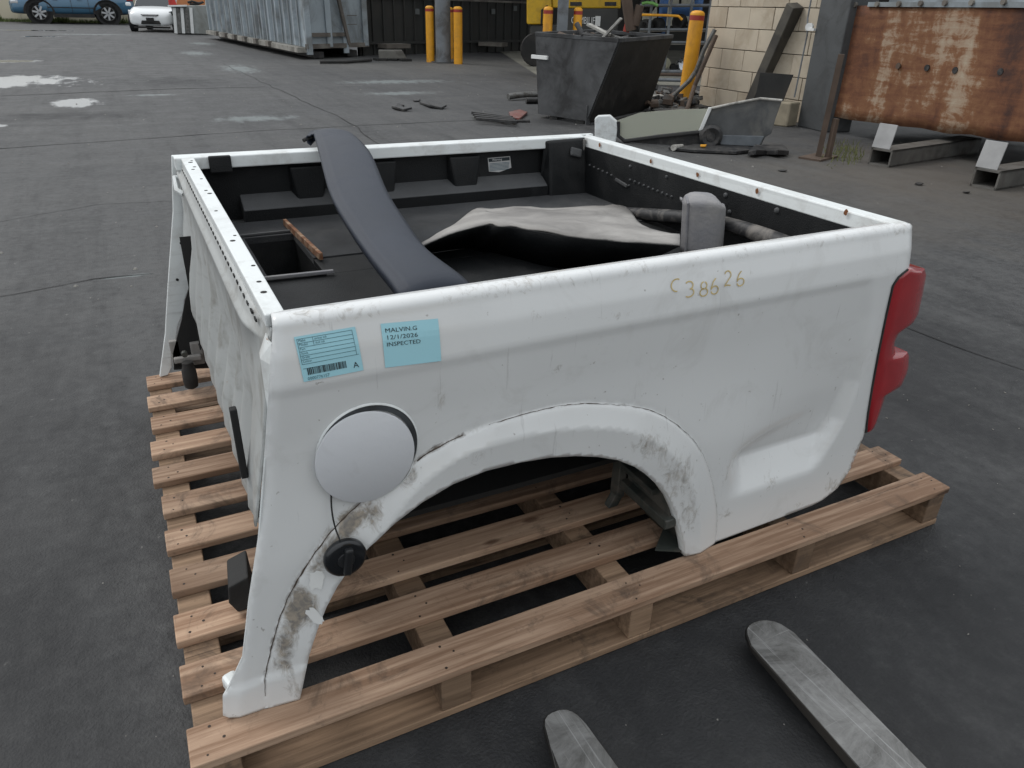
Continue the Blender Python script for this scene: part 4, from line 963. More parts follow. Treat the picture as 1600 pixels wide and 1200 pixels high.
# loose pieces on the asphalt left of the bin
flat([(612,169),(622,166),(632,167),(627,170),(634,172),(644,173),(630,174),(618,172)], .004, .03, 'plastic_shard', 'torn black plastic shard on the asphalt, leftmost of the loose pieces', SCR[0], curl=.02)
flat([(655,162),(664,163),(680,167),(698,169),(690,171),(672,169)], .004, .03, 'plastic_shard', 'thin black plastic shard on the asphalt right of the torn one', SCR[0], curl=.02)
flat([(645,157),(657,156),(655,159),(647,159)], .004, .02, 'plastic_shard', 'tiny black shard on the asphalt behind the two larger ones', SCR[0])
bp = thing('broken_grille', G(775, 182), 'broken black car grille lying on the asphalt left of the grey bin', 'car part')
for k in range(4): MB().bar(G(738+k*2, 176+k*3.2, .06), G(800+k*3, 184+k*2.2, .06), .05, .04).build('grille_bar', SCR[0], bp, bevel=.006)
MB().bar(G(740,184,.02), G(806,193,.02), .06, .05).build('lower_bar', SCR[1], bp, bevel=.006)
flat([(795,178),(812,174),(824,178),(812,188),(800,187)], .01, .03, 'red_lamp_piece', 'small reddish broken lamp piece beside the black grille', plain('dull_red_plastic', (.20,.07,.06), .4, dirt=(.15,.14,.13), dirtamt=.7, ds=14))
tag(MB().tube([G(794,151,.06), G(815,148,.08), G(842,147,.06)], .05, 12).build('exhaust_pipe', SCR[1], None, smooth=True), 'dull grey pipe lying beside the left end of the bin', 'pipe')
tag(MB().tube([G(822,157,.05), G(842,157,.05)], .05, 12).build('exhaust_pipe', SCR[0], None, smooth=True), 'short black pipe end under the left end of the bin', 'pipe')
tag(MB().tube([G(796,190,.02), G(812,189,.02), G(828,189,.02)], .018, 8).build('metal_rod', SCR[0], None, smooth=True), 'thin black rod lying beside the broken grille', 'rod')

# ------------------------------------------------------------------ block wall, leaning post, column
wA, wB = Vector((9.05, 9.55, 0)), Vector((9.0, 6.95, 0))
bwl = thing('block_wall', ((wA+wB)/2).to_tuple(), 'cream concrete block wall with open joints behind the right bollard', 'wall')
d = (wB-wA); LN = d.length; d.normalize(); nrm = Vector((-1,0,0)); ang = math.atan2(d.y, d.x)
m = MB().obox((wA+wB)/2+Vector((.12,0,1.35)), (LN-.02,.18,2.7), ang); m.build('mortar_core', MORT, bwl)
CH_ = .30; BLn = .52; prot = {}
for cidx in range(9):
    off = (BLn/2 if cidx % 2 else 0)+.08; s = -off
    while s < LN:
        a_, c_ = max(0, s), min(LN, s+BLn)-.010
        if c_-a_ > .05:
            L = round(c_-a_, 2); me_ = prot.get(L)
            if me_ is None:
                o = MB().box((-L/2,-.05,-CH_/2+.005),(L/2,.05,CH_/2-.005)).build('block', BLOCK, bwl, local=True, bevel=.006); prot[L] = o.data
            else:
                o = bpy.data.objects.new('block', me_); COL.objects.link(o); o.parent = bwl; mo = o.modifiers.new('bevel','BEVEL'); mo.width = .006; mo.segments = 2
            p = wA+d*((a_+c_)/2)+Vector((0,0,CH_*(cidx+.5))); o.location = p-bwl.location+Vector((rg.uniform(-.006,.006),0,0)); o.rotation_euler.z = ang
        s += BLn
lp0, lp1 = G(1168,178), onplane(1243, 8, wA+Vector((-.16,0,0)), wB+Vector((-.16,0,0)))
lean = thing('leaning_post', lp0, 'dark weathered steel post leaning against the cream block wall', 'post')
MB().bar(lp0, lp1, .20, .16, (0,1,0)).build('beam', plain('weathered_dark_post', (.065,.06,.052), .8, var=.4, vs=4, dirt=(.12,.11,.09), dirtamt=.6), lean, bevel=.01)
# dark sheet leaning on wall
qs = [vp((8.3,7.35), u, v) for u, v in ((1188,113),(1240,117),(1224,158),(1180,153))]
quadslab(qs, .03, 'steel_sheet', BINDK, None); o = bpy.data.objects['steel_sheet']; tag(o, 'dark steel sheet leaning at the foot of the block wall', 'steel sheet')
cc = G(1224, 196); tag(MB().obox((cc.x,cc.y,.16),(.28,.25,.32),.3).build('timber_stump', CONC if 0 else plain('dirty_cream_stump', (.30,.26,.19), .85, var=.3), None, bevel=.02), 'short cream block standing on end beside the dark column', 'block')
ca, cb2 = G(1246,197), G(1288,207); ex = (cb2-ca).normalized(); ey = Vector((-ex.y, ex.x, 0)); ctr = (ca+cb2)/2+ey*.2; 
if (ctr-CAM).length < ((ca+cb2)/2-CAM).length: ctr = (ca+cb2)/2-ey*.2
colm = thing('steel_column', (ctr.x, ctr.y, 0), 'dark grey boxed steel column between the block wall and rusty tank', 'column')
MB().obox((ctr.x,ctr.y,2.4),((cb2-ca).length,.42,4.8),math.atan2(ex.y,ex.x)).build('shaft', DKCOL, colm, bevel=.015)
k0 = onplane(1262,28,ca,cb2)-Vector((.02,.02,0)); k1 = onplane(1266,42,ca,cb2)-Vector((.02,.02,0))
m = MB(); m.cyl(k1, k1+Vector((-.05,-.02,0)), .05, n=12); m.obox(k1+Vector((-.03,-.05,-.03)), (.05,.14,.03)); m.build('white_fitting', CHIP, colm)
m = MB(); m.tube([k0+Vector((0,0,.5)), k0, k1+Vector((0,.03,-.1)), k1+Vector((0,.05,-.9))], .012, 6); m.build('conduit', GREYPOST, colm)
# bent pipes leaning by the wall
tag(MB().tube([vp((8.7,9.0), 1117, 46), vp((8.7,9.0), 1100, 78), vp((8.6,9.1), 1088, 110), vp((8.5,9.1), 1078, 125), vp((8.5,9.1), 1052, 150)], .035, 8).build('bent_pipe', SCR[1], None, smooth=True), 'bent grey pipe leaning beside the tall right bollard', 'pipe')
tag(MB().tube([vp((8.6,8.8), 1119, 55), vp((8.5,8.8), 1102, 95), vp((8.4,8.8), 1085, 135), G(1072,176,.03)], .035, 8).build('bent_pipe', SCR[4], None, smooth=True), 'rusty brown pipe crossing in front of the right bollard', 'pipe')
# ------------------------------------------------------------------ rusty tank on beams
RA, RB = Vector((8.65, 6.15, 0)), Vector((7.75, .6, 0)); 
tk = thing('rusty_tank', ((RA+RB)/2).to_tuple(), 'large rusty steel tank with peeling cream paint, raised on beams at right', 'tank')
rd_ = (RB-RA).normalized(); back = Vector((-rd_.y, rd_.x, 0)); back = back if back.x > 0 else -back
us = [1287,1300,1330,1360,1400,1440,1480,1520,1560,1600,1650,1720]; 
zb = lambda u: onplane(u, 181+(u-1287)*.134+2.0*math.sin(u*.09), RA, RB)
zt = lambda u: onplane(u+ (1312-1287)*(1-(u-1287)/500), 9-(u-1312)*.02, RA, RB)
bot = [zb(u) for u in us]; top = [zt(u) for u in us]; nn = 10; rows = []
for a_, c_ in zip(bot, top):
    rows.append([a_.lerp(c_, j/nn)+back*(.03*noise.noise(a_.lerp(c_, j/nn)*1.1)) for j in range(nn+1)])
MB().grid(rows).build('rusty_side', RUST, tk, smooth='all', solid=.02, fix=False)
zmin, zmax = min(p.z for p in bot), top[0].z
m = MB(); m.hexa([RA+back*.10+Vector((0,0,.34)), RB+back*.10+Vector((0,0,.34)), RB+back*2.2+Vector((0,0,.34)), RA+back*2.2+Vector((0,0,.34)), RA+back*.10+Vector((0,0,zmax-.02)), RB+back*.10+Vector((0,0,zmax-.02)), RB+back*2.2+Vector((0,0,zmax-.02)), RA+back*2.2+Vector((0,0,zmax-.02))]); m.build('tank_body', CONC, tk)
m = MB(); m.bar(RA+Vector((0,0,zmax+.02)), RB+Vector((0,0,zmax+.02)), .08, .05); m.build('top_flange', CONT, tk)
m = MB(); m.bar(RA+back*.3+Vector((0,0,zmax+.55)), RB+back*.3+Vector((0,0,zmax+.55)), .06, 1.05); m.build('upper_panel', CONT, tk)
for (u, v) in ((1404,103),(1449,106),(1493,110),(1564,112)):
    p = onplane(u, v, RA-back*.012, RB-back*.012); m = MB(); m.cyl(p-back*.012, p+back*.0, .035, n=14); m.build('bolt_head', SCR[0] if u != 1404 else SCR[4], tk)
for k, u in enumerate((1338,1372,1406,1440,1478,1520,1570)):
    p = onplane(u, 8-(u-1312)*.02, RA-back*.04, RB-back*.04); MB().cyl(p, p-back*.03, .03, n=10).build('flange_bolt', CONTDK, tk)
def beam(u0, v0, u1, v1, lab, w=.24, h=.17):
    p, q = G(u0, v0), G(u1, v1); dd = (q-p).normalized(); q = p+dd*1.9; s = Vector((-dd.y, dd.x, 0)); t = .018
    o = thing('steel_beam', p, lab, 'beam', 'hollow beams under the rusty tank')
    m = MB(); z = Vector((0,0,1))
    for (c0, a_, b_) in ((z*(t/2), w, t), (z*(h-t/2), w, t), (s*(w/2-t/2)+z*h/2, t, h), (-s*(w/2-t/2)+z*h/2, t, h)): m.bar(p+c0, q+c0, a_, b_)
    m.build('box_section', plain('beam_grey_steel', (.13,.125,.115), .6, metal=.2, var=.4, dirt=(.06,.05,.04), dirtamt=.6), o)
    e = p+dd*.10+s*(-w/2+.0); e2 = e+z*h
    m = MB(); m.bar(p+dd*.04-s*(-.04)+z*h, p+dd*.04+s*.04+z*(h+.24)+dd*.05, .20, .014, dd); m.build('end_plate', plain('pale_end_plate', (.34,.34,.34), .5, var=.2), o, bevel=.003)
    return o
b_1 = beam(1372, 259, 1448, 247, 'hollow steel beam end with an upright plate, nearer the dark column'); b_2 = beam(1535, 294, 1612, 281, 'hollow steel beam end with an upright plate, at the right edge of the photo')
sp_ = G(1278, 247); st_ = thing('steel_stand', sp_, 'thin rusty steel stand on a flat base plate beside the column', 'stand')
MB().obox((sp_.x,sp_.y,.01),(.42,.25,.02),.3).build('base_plate', SCR[4], st_); ex, ey = frame_at(sp_)
MB().bar(sp_, sp_+Vector((0,0,1.05))+ex*.02, .06, .06).build('upright', SCR[4], st_); MB().bar(sp_+ex*.10, sp_+ex*.10+Vector((0,0,.42)), .05, .05).build('upright', SCR[4], st_)
# weeds
wd = MB()
for i in range(260):
    u, v = rg.gauss(1320, 16), rg.gauss(240, 9); p = G(u, v); h = rg.uniform(.02,.09); a_ = rg.random()*6; q = Vector((math.cos(a_), math.sin(a_), 0))*.006
    wd.add([p-q, p+q, p+q*rg.uniform(-4,6)+Vector((0,0,h))], [(0,1,2)])
tag(wd.build('weeds', plain('dry_weeds', (.13,.14,.05), .9), None, fix=False), 'thin patch of yellow-green weeds on the dirt by the stand', 'weeds', kind='stuff')
for i, (u, v, s, lab) in enumerate(((1435,289,.06,'small black lump on the dirt nearer the tank beams'),(1510,302,.05,'small dark lump right beside the second beam'),(1222,268,.05,'dark lump on the bare ground left of the stand'))):
    tag(chunk(rg, G(u, v), s, SCR[0], None, 'rubble_lump'), lab, 'rubble')

# ------------------------------------------------------------------ scrapped car side: white pillar, window glass, grey door skin
sc = G(1060, 236); scp = Vector((sc.x+.2, sc.y+.35))
dr = thing('scrapped_car_side', (scp.x, scp.y, 0), 'cut-off side of a scrapped car with white pillar, window glass and grey door skin', 'car wreck')
def sheet(pts, th, name, mat, dep=0, bevel=.006, lean_=.0):
    P = [vp(scp, u, v, dep) for u, v in pts]; ex, ey = frame_at(scp); return MB().prism(P, ey*th).build(name, mat, dr, bevel=bevel)
sheet([(929,185),(934,181),(953,180),(958,185),(964,190),(965,203),(962,222),(940,240),(932,236),(929,215)], .09, 'white_pillar', RAIL, -.05, .015)
sheet([(965,188),(1000,176),(1060,171),(1109,170),(1093,203),(1030,210),(978,217),(968,212)], .012, 'window_glass', (lambda a: (a.set(Base_Color=(.50,.51,.43), Roughness=.15, Transmission_Weight=.3, IOR=1.1), a.m)[1])(N('dusty_green_glass')), .0, 0)
sheet([(1107,168),(1113,168),(1098,203),(1091,205)], .03, 'white_frame_strip', CHIP, -.03)
m = MB(); m.tube([vp(scp, u, v, -.03) for u, v in ((966,190),(966,212),(976,221),(1030,214),(1093,207))], .022); m.build('window_seal', RUBBER, dr, smooth=True)
sheet([(1113,169),(1150,161),(1188,154),(1222,157),(1212,185),(1205,209),(1196,214),(1186,234),(1128,230),(1098,226),(1096,206)], .03, 'door_skin', plain('grimy_grey_door', (.085,.088,.09), .5, var=.4, vs=5, dirt=(.17,.165,.15), dirtamt=.5, ds=3), 0)
sheet([(1122,211),(1194,213),(1186,229),(1126,226)], .03, 'sill_band', plain('bluish_grey_sill', (.13,.145,.16), .45, var=.3), -.02)
m = MB(); m.tube([vp(scp, u, v, -.03) for u, v in ((1112,169),(1150,161),(1188,154),(1222,157))], .014); m.build('top_edge', SCR[2], dr, smooth=True)
m = MB(); p = vp(scp, 1111, 214, -.08); ex, ey = frame_at(scp); m.lathe(p+ey*.06, -ey, [(0,.13),(.05,.13),(.07,.10),(.06,.055),(.07,.05)], 24); m.build('speaker_hub', SCR[0], dr, smooth=True)
sheet([(985,222),(1092,209),(1096,226),(1060,236),(1000,236)], .04, 'door_inner', SCR[0], .02)
flat([(1044,234),(1090,229),(1135,228),(1190,236),(1150,241),(1080,238)], .01, .03, 'floor_trim', 'flat dark trim lying in front of the scrapped car side', SCR[0])
flat([(1168,244),(1178,237),(1200,235),(1222,237),(1232,243),(1214,246),(1196,242),(1180,246)], .01, .05, 'black_fender_scrap', 'curled black plastic scrap in front of the grey door skin', SCR[0], curl=.03)
tag(MB().cyl(G(1052,231,.04), G(1066,228,.04), .035, .02, 12).build('spray_can', SCR[2], None), 'small pale can lying in front of the wreck glass', 'can')
for p_ in ((1096,229),):
    flat([(1094,228.5),(1104,228.5),(1102,230),(1095,230)], .05, .02, 'yellow_tag', 'small yellow tag below the round black hub', YEL, 'tag')
flat([(1133,192-36),(1139,154),(1139,158),(1134,159)], .02, .03, 'pale_scrap_chip', 'tiny pale chip on the rubble near the bollard foot', SCR[2])
# ------------------------------------------------------------------ open shed, machines and racks behind the bin
def wall_thing(name, A, B, h, th, mat, lab, cat, z0=0):
    A = Vector((*A, 0)); B = Vector((*B, 0)); o = thing(name, (A+B)/2, lab, cat)
    MB().bar(A+Vector((0,0,z0+h/2)), B+Vector((0,0,z0+h/2)), th, h).build('wall_face', mat, o); return o, A, B
o, A, B = wall_thing('shed_wall', (7.0,23.3), (15.4,26.4), 5.0, .12, SHED, 'dark stained sheet-clad shed wall behind the bollards', 'shed wall')
d = (B-A).normalized(); n = Vector((d.y, -d.x, 0))
for k in range(22):
    p = A+d*(.1+k*.42); MB().bar(p+n*.08, p+n*.08+Vector((0,0,5)), .09, .05, d).build('cladding_rib', SHED, o)
for (z, w) in ((1.62,.06),(.35,.08),(3.2,.06)): MB().bar(A+n*.12+Vector((0,0,z)), B+n*.12+Vector((0,0,z)), .05, w).build('girt', CONTDK if z == 1.62 else SHED, o)
for (u, v) in ((652,18),(771,18),(805,13)):
    p = onplane(u, v, A+n*.16, B+n*.16); MB().obox(p, (.16,.03,.16), math.atan2(d.y, d.x)).build('small_notice', plain('faded_notice', (.12,.13,.13), .7), o)
for k in range(3):
    p = A+d*(1.0+k*2.2)+n*.5; MB().obox((p.x,p.y,.28),(.9,.5,.12),.3+k).build('shelf_plank', CONTDK, o)
o2, A2, B2 = wall_thing('shed_back_wall', (14.0,31.0), (33.0,20.0), 6.0, .12, SHED, 'dark back wall of the open shed beyond the tyre racks', 'shed wall')
fl = MB(); fl.add([(8.5,14,.004),(16,10,.004),(32,20,.004),(15,31,.004)], [(0,1,2,3)]); tag(fl.build('shed_floor', plain('dusty_concrete_floor', (.20,.195,.165), .8, var=.3, vs=1), None), kind='structure')
# opaque pale panels; daylight through the back opening is put into their colour
n2 = Vector(((B2-A2).y, -(B2-A2).x, 0)).normalized(); n2 = n2 if n2.dot(Vector((CAM.x-A2.x, CAM.y-A2.y, 0))) > 0 else -n2
PAN = plain('pale_daylit_panel', (.62,.60,.50), .6, var=.15)
ro = thing('shed_opening', (21,26.8,0), 'pale panels painted as a daylit opening at the back of the shed above the tyres', 'opening')
for (u0, u1) in ((1003,1026),(1030,1060),(1064,1084)):
    q = [onplane(u, v, A2+n2*.2, B2+n2*.2) for u, v in ((u0,40),(u1,40),(u1+1,-14),(u0+1,-14))]; MB().prism(q, n2*.04).build('opening_panel', PAN, ro)
# yellow forklift with dark body
fp_ = Vector((9.9, 18.6, 0)); ex, ey = frame_at(fp_); k = mpp(fp_)
fk = thing('yellow_forklift', fp_, 'yellow and dark grey forklift with white lettering parked behind the bin', 'forklift')
YM = plain('machine_yellow', (.66,.40,.015), .45, var=.15, vs=3, dirt=(.25,.16,.04), dirtamt=.4); DM = plain('machine_dark_grey', (.045,.045,.042), .5, var=.2, vs=3)
def blk(u0, v0, u1, v1, dep, th, name, mat, par=None, bev=.03, zbase=None):
    a, b, c, d_ = [vp(fp_, u, v, dep) for u, v in ((u0,v1),(u1,v1),(u1,v0),(u0,v0))]
    if zbase is not None: a.z = b.z = zbase
    return MB().prism([a,b,c,d_], ey*th).build(name, mat, par or fk, bevel=bev)
blk(824,-60,862,38,0,1.0,'counterweight',YM); blk(863,-60,880,12,.05,.9,'mast_cover',YM); blk(880,-60,970,13,.1,.9,'cab_hood',YM)
blk(878,13,966,60,0,1.2,'body',DM,zbase=.35); blk(829,38,876,60,.1,1.0,'chassis',DM,zbase=.35)
for (u0, u1) in ((945,963),(891,909)): blk(u0,3,u1,9,.08,.04,'vent_slot',SCR[0],bev=0)
for u in (838, 872, 945):
    p = vp(fp_, u, 60, .0); p.z = .42; MB().lathe(p-ey*.05, ey, [(0,.2),(.0,.40),(.04,.42),(.3,.42),(.34,.40),(.34,.2)], 28).build('wheel', RUBBER, fk, smooth=True)
MB().obox(vp(fp_, 934, 33, -.03), (8*k, .02, 14*k), math.atan2(ex.y, ex.x)).build('white_notice', CHIP, fk)
MB().tube([vp(fp_, 846, 38, -.1), vp(fp_, 847, 16, -.1), vp(fp_, 856, 9, -.1)], .03).build('hose', RUBBER, fk, smooth=True)
pt = vp(fp_, 892, 36.5, -.04); text_pl('COMBILIFT', pt, ex, (0,0,1), 11*k*1.25, CHIP, fk, asp=.62, depth=.004)
# tyre racks
rk_p = Vector((12.4, 15.2, 0)); ex, ey = frame_at(rk_p); k = mpp(rk_p)
rk = thing('storage_rack', rk_p, 'grey pipe storage rack with blue uprights beyond the bin', 'rack')
def rp(u, v, dep=0): return vp(rk_p, u, v, dep)
BLUEP = plain('blue_rack_paint', (.04,.12,.30), .5, var=.2); 
for u in (1015,1045,1077,1106): 
    p = rp(u, 40); MB().cyl((p.x,p.y,0),(p.x,p.y,2.1), .035, n=12).build('upright', GREYPOST, rk, smooth=True)
for (v, z) in ((8,0),(46,0),(66,0)):
    MB().cyl(rp(1000, v), rp(1112, v), .03, n=10).build('shelf_rail', GREYPOST, rk, smooth=True); MB().bar(rp(1000, v+2, .3), rp(1112, v+2, .3), .6, .03).build('shelf', CONTDK, rk)
for u in (1036, 1090): p = rp(u, 20, .9); MB().obox((p.x,p.y,1.4),(.16,.14,2.8),0).build('blue_upright', BLUEP, rk)
p = rp(1070, 18, .8); MB().obox(p, (44*k,.1,13*k), math.atan2(ex.y, ex.x)).build('blue_panel', BLUEP, rk)
tag(MB().tube([rp(1000,23,-.3), rp(1040,24,-.3), rp(1060,25,-.3), rp(1066,31,-.3)], .03, 10).build('yellow_pipe', YEL, None, smooth=True), 'thin yellow pipe running across the front of the rack', 'pipe')
def tyre(c, ax, R=.36, w=.2):
    m = MB(); m.lathe(Vector(c)-Vector(ax).normalized()*w/2, ax, [(0,R*.62),(0,R*.9),(.03,R),(w-.03,R),(w,R*.9),(w,R*.62),(w*.5,R*.58),(0,R*.62)], 24)
    return m
for (u, v, a_, lab) in ((1012,8,(1,.2,0),'black tyre at the top left of the rack'),(1010,42,(1,.3,0),'black tyre on the left of the rack shelf'),(1028,40,(1,.1,0),'second black tyre from the left on the rack shelf'),(1062,34,(1,.5,0),'black tyre in the middle of the rack shelf'),(1086,38,(1,.2,0),'black tyre on the right of the rack shelf'),(1100,36,(1,0,0),'last black tyre at the right end of the shelf')):
    tag(tyre(rp(u, v, .3), a_, 11*k, .22).build('tyre', RUBBER, None, smooth=True), lab, 'tyre', 'tyres stored on the rack')
for i, (u0, v0, u1, v1) in enumerate(((1010,111,1090,112),(1014,116,1090,117),(1008,124,1085,126))):
    tag(MB().tube([G(u0,v0,.12), G(u1,v1,.12)], .035, 8).build('floor_pipe', GREYPOST if i != 1 else SCR[4], None, smooth=True), ['grey pipe lying on the shed floor, farthest of three','brown pipe lying on the shed floor, middle of three','grey pipe lying on the shed floor, nearest of three'][i], 'pipe')
for (u, v, r, mt, lab) in ((1028,106,.10,CHIP,'pale round drum end on the shed floor, left'),(1040,99,.13,plain('cream_drum', (.6,.58,.42), .5),'cream round drum end behind the pipes'),(1052,106,.10,SCR[0],'black round drum end between the pale drum and shiny part')):
    p = G(u, 112, 0); q = vp(p, u, v); tag(MB().lathe(q, (-.6,-.8,0), [(-.3,r),(0,r),(.02,r*.8)], 20).build('drum', mt, None, smooth=True), lab, 'drum')
p = vp(G(1068,112), 1068, 104); tag(MB().lathe(p, (.3,-.8,.4), [(-.1,.2),(0,.22),(.05,.15),(.02,.08)], 10).build('headlamp_unit', (lambda a: (a.set(Base_Color=(.5,.52,.55), Metallic=.8, Roughness=.15), a.m)[1])(N('shiny_chrome')), None), 'shiny chrome headlamp unit on the shed floor by the bollard', 'headlamp')
p = rp(1005, 2, -.2); tag(MB().tube([rp(1003,6,-.2), rp(1010,4,-.2), rp(1020,5,-.2), rp(1028,9,-.2)], .035, 10).build('green_hose', plain('lime_green_hose', (.14,.34,.08), .5), None, smooth=True), 'lime green hose draped on top of the rack', 'hose')
# shed roof edge shades the racks
rf = thing('shed_roof', (17,20,5), 'dark corrugated roof over the open shed', 'roof')
m = MB()
for k_ in range(40):
    t = k_/40; a_ = Vector((8.4,14.5,4.9)).lerp(Vector((18,10,4.9)), t); b_ = Vector((14,31,5.6)).lerp(Vector((33,20,5.6)), t); a2 = Vector((8.4,14.5,4.9)).lerp(Vector((18,10,4.9)), t+.025); b2 = Vector((14,31,5.6)).lerp(Vector((33,20,5.6)), t+.025); u_ = Vector((0,0,.06 if k_ % 2 else 0))
    m.prism([a_+u_, a2+u_, b2+u_, b_+u_], (0,0,.03))
tag(m.build('corrugated_sheet', SHED, rf), kind='stuff')

# ------------------------------------------------------------------ container
C0, C1, C2 = G(333,60), G(480,93), G(575,88)
C0.z = C1.z = C2.z = 0; cn = thing('skip_container', (C0+C1)/2, 'large blue-grey ribbed steel hook bin on skids', 'container')
dl = (C0-C1).normalized(); de = (C2-C1).normalized(); LNc = (C0-C1).length; LE = (C2-C1).length; CHt = 3.1; out = Vector((dl.y,-dl.x,0)); out = out if out.x < 0 else -out
P = [C1, C2, C2+dl*LNc, C0]; up_ = lambda p, z: p+Vector((0,0,z))
MB().hexa([up_(p,.30) for p in P]+[up_(p,CHt) for p in P]).build('body', CONT, cn, bevel=.02)
for k_ in range(15):
    p = C1+dl*(.5+k_*(LNc-.9)/14)+out*.06; MB().hexa([p+dl*s1_*.09+out*s2_+Vector((0,0,z)) for z in (.34,CHt-.1) for s1_, s2_ in ((-1,.0),(1,.0),(.6,.10),(-.6,.10))]).build('side_rib', CONT, cn, bevel=.01)
MB().bar(up_(C1+out*.12,.24), up_(C0+out*.12,.24), .26, .13).build('side_skid', plain('chalky_skid_rail', (.30,.29,.26), .7, var=.5, vs=3, dirt=(.10,.09,.08), dirtamt=.7, ds=2), cn)
for k_ in range(6):
    p = C1+dl*(3+k_*1.6)+out*.28; MB().obox((p.x,p.y,.27),(.35,.12,.16),math.atan2(dl.y,dl.x)).build('skid_bracket', CONTDK, cn, bevel=.01)
MB().bar(up_(C1+de*.5+dl*.1,.1), up_(C0+de*.5,.1), .3, .16).build('under_rail', SCR[0], cn); MB().bar(up_(C1+de*1.9+dl*.1,.1), up_(C0+de*1.9,.1), .3, .16).build('under_rail', SCR[0], cn)
oe = -dl
for t, w in ((.04,.16),(.36,.12),(.62,.10),(.96,.16)):
    p = C1+de*LE*t+oe*.05; MB().bar(up_(p,.12 if t in (.04,.62) else .3), up_(p,CHt), .16, w, oe).build('end_post', CONT, cn, bevel=.01)
MB().bar(up_(C1+de*.2+oe*.08,.62), up_(C1+de*LE*.62+oe*.08,.62), .08, .10).build('end_cross_bar', CONTDK, cn)
MB().bar(up_(C1+de*LE*.38+oe*.14,CHt-.1), up_(C1+de*LE*.66+oe*.14,.35), .08, .12, oe).build('end_brace', CONTDK, cn)
MB().bar(up_(C1+oe*.05,.33), up_(C2+oe*.05,.33), .10, .12).build('end_sill', CONTDK, cn)
for v in (38, 24): p = onplane(548, v, C1+oe*.1, C2+oe*.1); MB().obox(p, (.5,.02,.02), math.atan2(de.y,de.x)).build('scratch_bar', CONTDK, cn)
w0 = G(612, 95); ex, ey = frame_at(w0); o = thing('concrete_stop', w0, 'low grey concrete stop on black feet near the container', 'concrete stop')
q = [vp(w0, u, v) for u, v in ((592,92),(636,92),(628,79),(583+8,79))]; MB().prism(q, ey*.6).build('slab', CONC, o, bevel=.02)
for u in (594, 632): p = vp(w0, u, 93); MB().obox((p.x,p.y,.03),(.3,.4,.06)).build('foot', RUBBER, o)
MB().tube([G(500,97,.05), G(540,97,.05), G(580,94,.05)], .04).build('cable_run', RUBBER, None, smooth=True); tag(bpy.data.objects['cable_run'], 'black cable running from the container to the concrete stop', 'cable')

# ------------------------------------------------------------------ small grey skip with slatted side
s0 = G(302, 54); ex, ey = frame_at(s0); sk = thing('slatted_skip', s0, 'small pale grey skip with slatted left side beside the white car', 'skip'); k = mpp(s0)
SKM = plain('pale_grey_skip_paint', (.27,.285,.275), .6, var=.25, vs=1, dirt=(.13,.12,.10), dirtamt=.5, ds=1)
q = [vp(s0, u, v) for u, v in ((276,52),(333,54),(333,8),(267,9))]; MB().prism(q, ey*2.6).build('body', SKM, sk, bevel=.03)
for i, u in enumerate((272,278,284,291,298)):
    a_, b_ = vp(s0, u+3, 52, -.06), vp(s0, u, 12, -.06); MB().bar(a_, b_, .13, .06, ey).build('slat', CHIP if i % 2 == 0 else SCR[1], sk)
a_, b_ = vp(s0, 262, 9.5, -.1), vp(s0, 292, 9, -.1); MB().bar(a_, b_, .2, .07).build('top_lip', CHIP, sk, bevel=.01)
MB().tube([vp(s0, u, v, .3) for u, v in ((293,4),(300,2),(310,5),(318,3),(308,7),(296,6))], .05).build('tangled_cable', RUBBER, None, smooth=True); tag(bpy.data.objects['tangled_cable'], 'tangled black cable heaped on top of the slatted skip', 'cable')
tag(MB().prism([vp(s0, u, v, 1.2) for u, v in ((275,10),(320,10),(322,-16),(278,-16))], ey*.9).build('orange_crate', plain('orange_brown_crate', (.48,.19,.07), .6, var=.3, vs=2), None, bevel=.05), 'orange crate rising behind the slatted skip', 'crate')
tag(MB().prism([vp(s0, u, v, .7) for u, v in ((264,9),(277,9),(272,-3),(262,-6))], ey*.3).build('red_tarp', plain('red_cloth', (.5,.04,.03), .7), None, bevel=.05), 'bright red cloth hanging beside the orange crate', 'cloth')

# ------------------------------------------------------------------ perimeter wall, verge, cars
pw_ = thing('perimeter_wall', (-2, 57.5, 0), 'long cream perimeter wall behind the parked cars', 'wall')
for k_ in range(14):
    x = -20+k_*2.6; MB().box((x, 57.5, 0), (x+2.57, 57.7, 2.7)).build('wall_panel', WALLC, pw_, bevel=.02)
    MB().box((x-.10, 57.44, 0), (x+.07, 57.76, 2.8)).build('wall_post', WALLC, pw_, bevel=.02)
gz = MB(); gr = random.Random(9)
for i in range(5200):
    x, y = gr.uniform(-14, 6), gr.gauss(56.6, .45); 
    if y > 57.4: continue
    h = gr.uniform(.05,.30)*(1.6 if noise.noise(Vector((x*.6, 3, 1))) > .05 else .8); a_ = gr.random()*3.1; c_, s_ = .03*math.cos(a_), .03*math.sin(a_)
    gz.add([(x-c_, y-s_, 0), (x+c_, y+s_, 0), (x+gr.uniform(-.1,.1), y+gr.uniform(-.1,.1), h)], [(0,1,2)])
tag(gz.build('grass', plain('verge_grass', (.09,.12,.035), .9, var=.5, vs=1), None, fix=False), 'rough green grass along the foot of the cream wall', 'grass', kind='stuff')
TY = RUBBER; RIM = plain('silver_alloy', (.42,.43,.44), .3, metal=.6, var=.1, bump=0); GL = glass('dark_car_glass', (.02,.025,.03), .06)
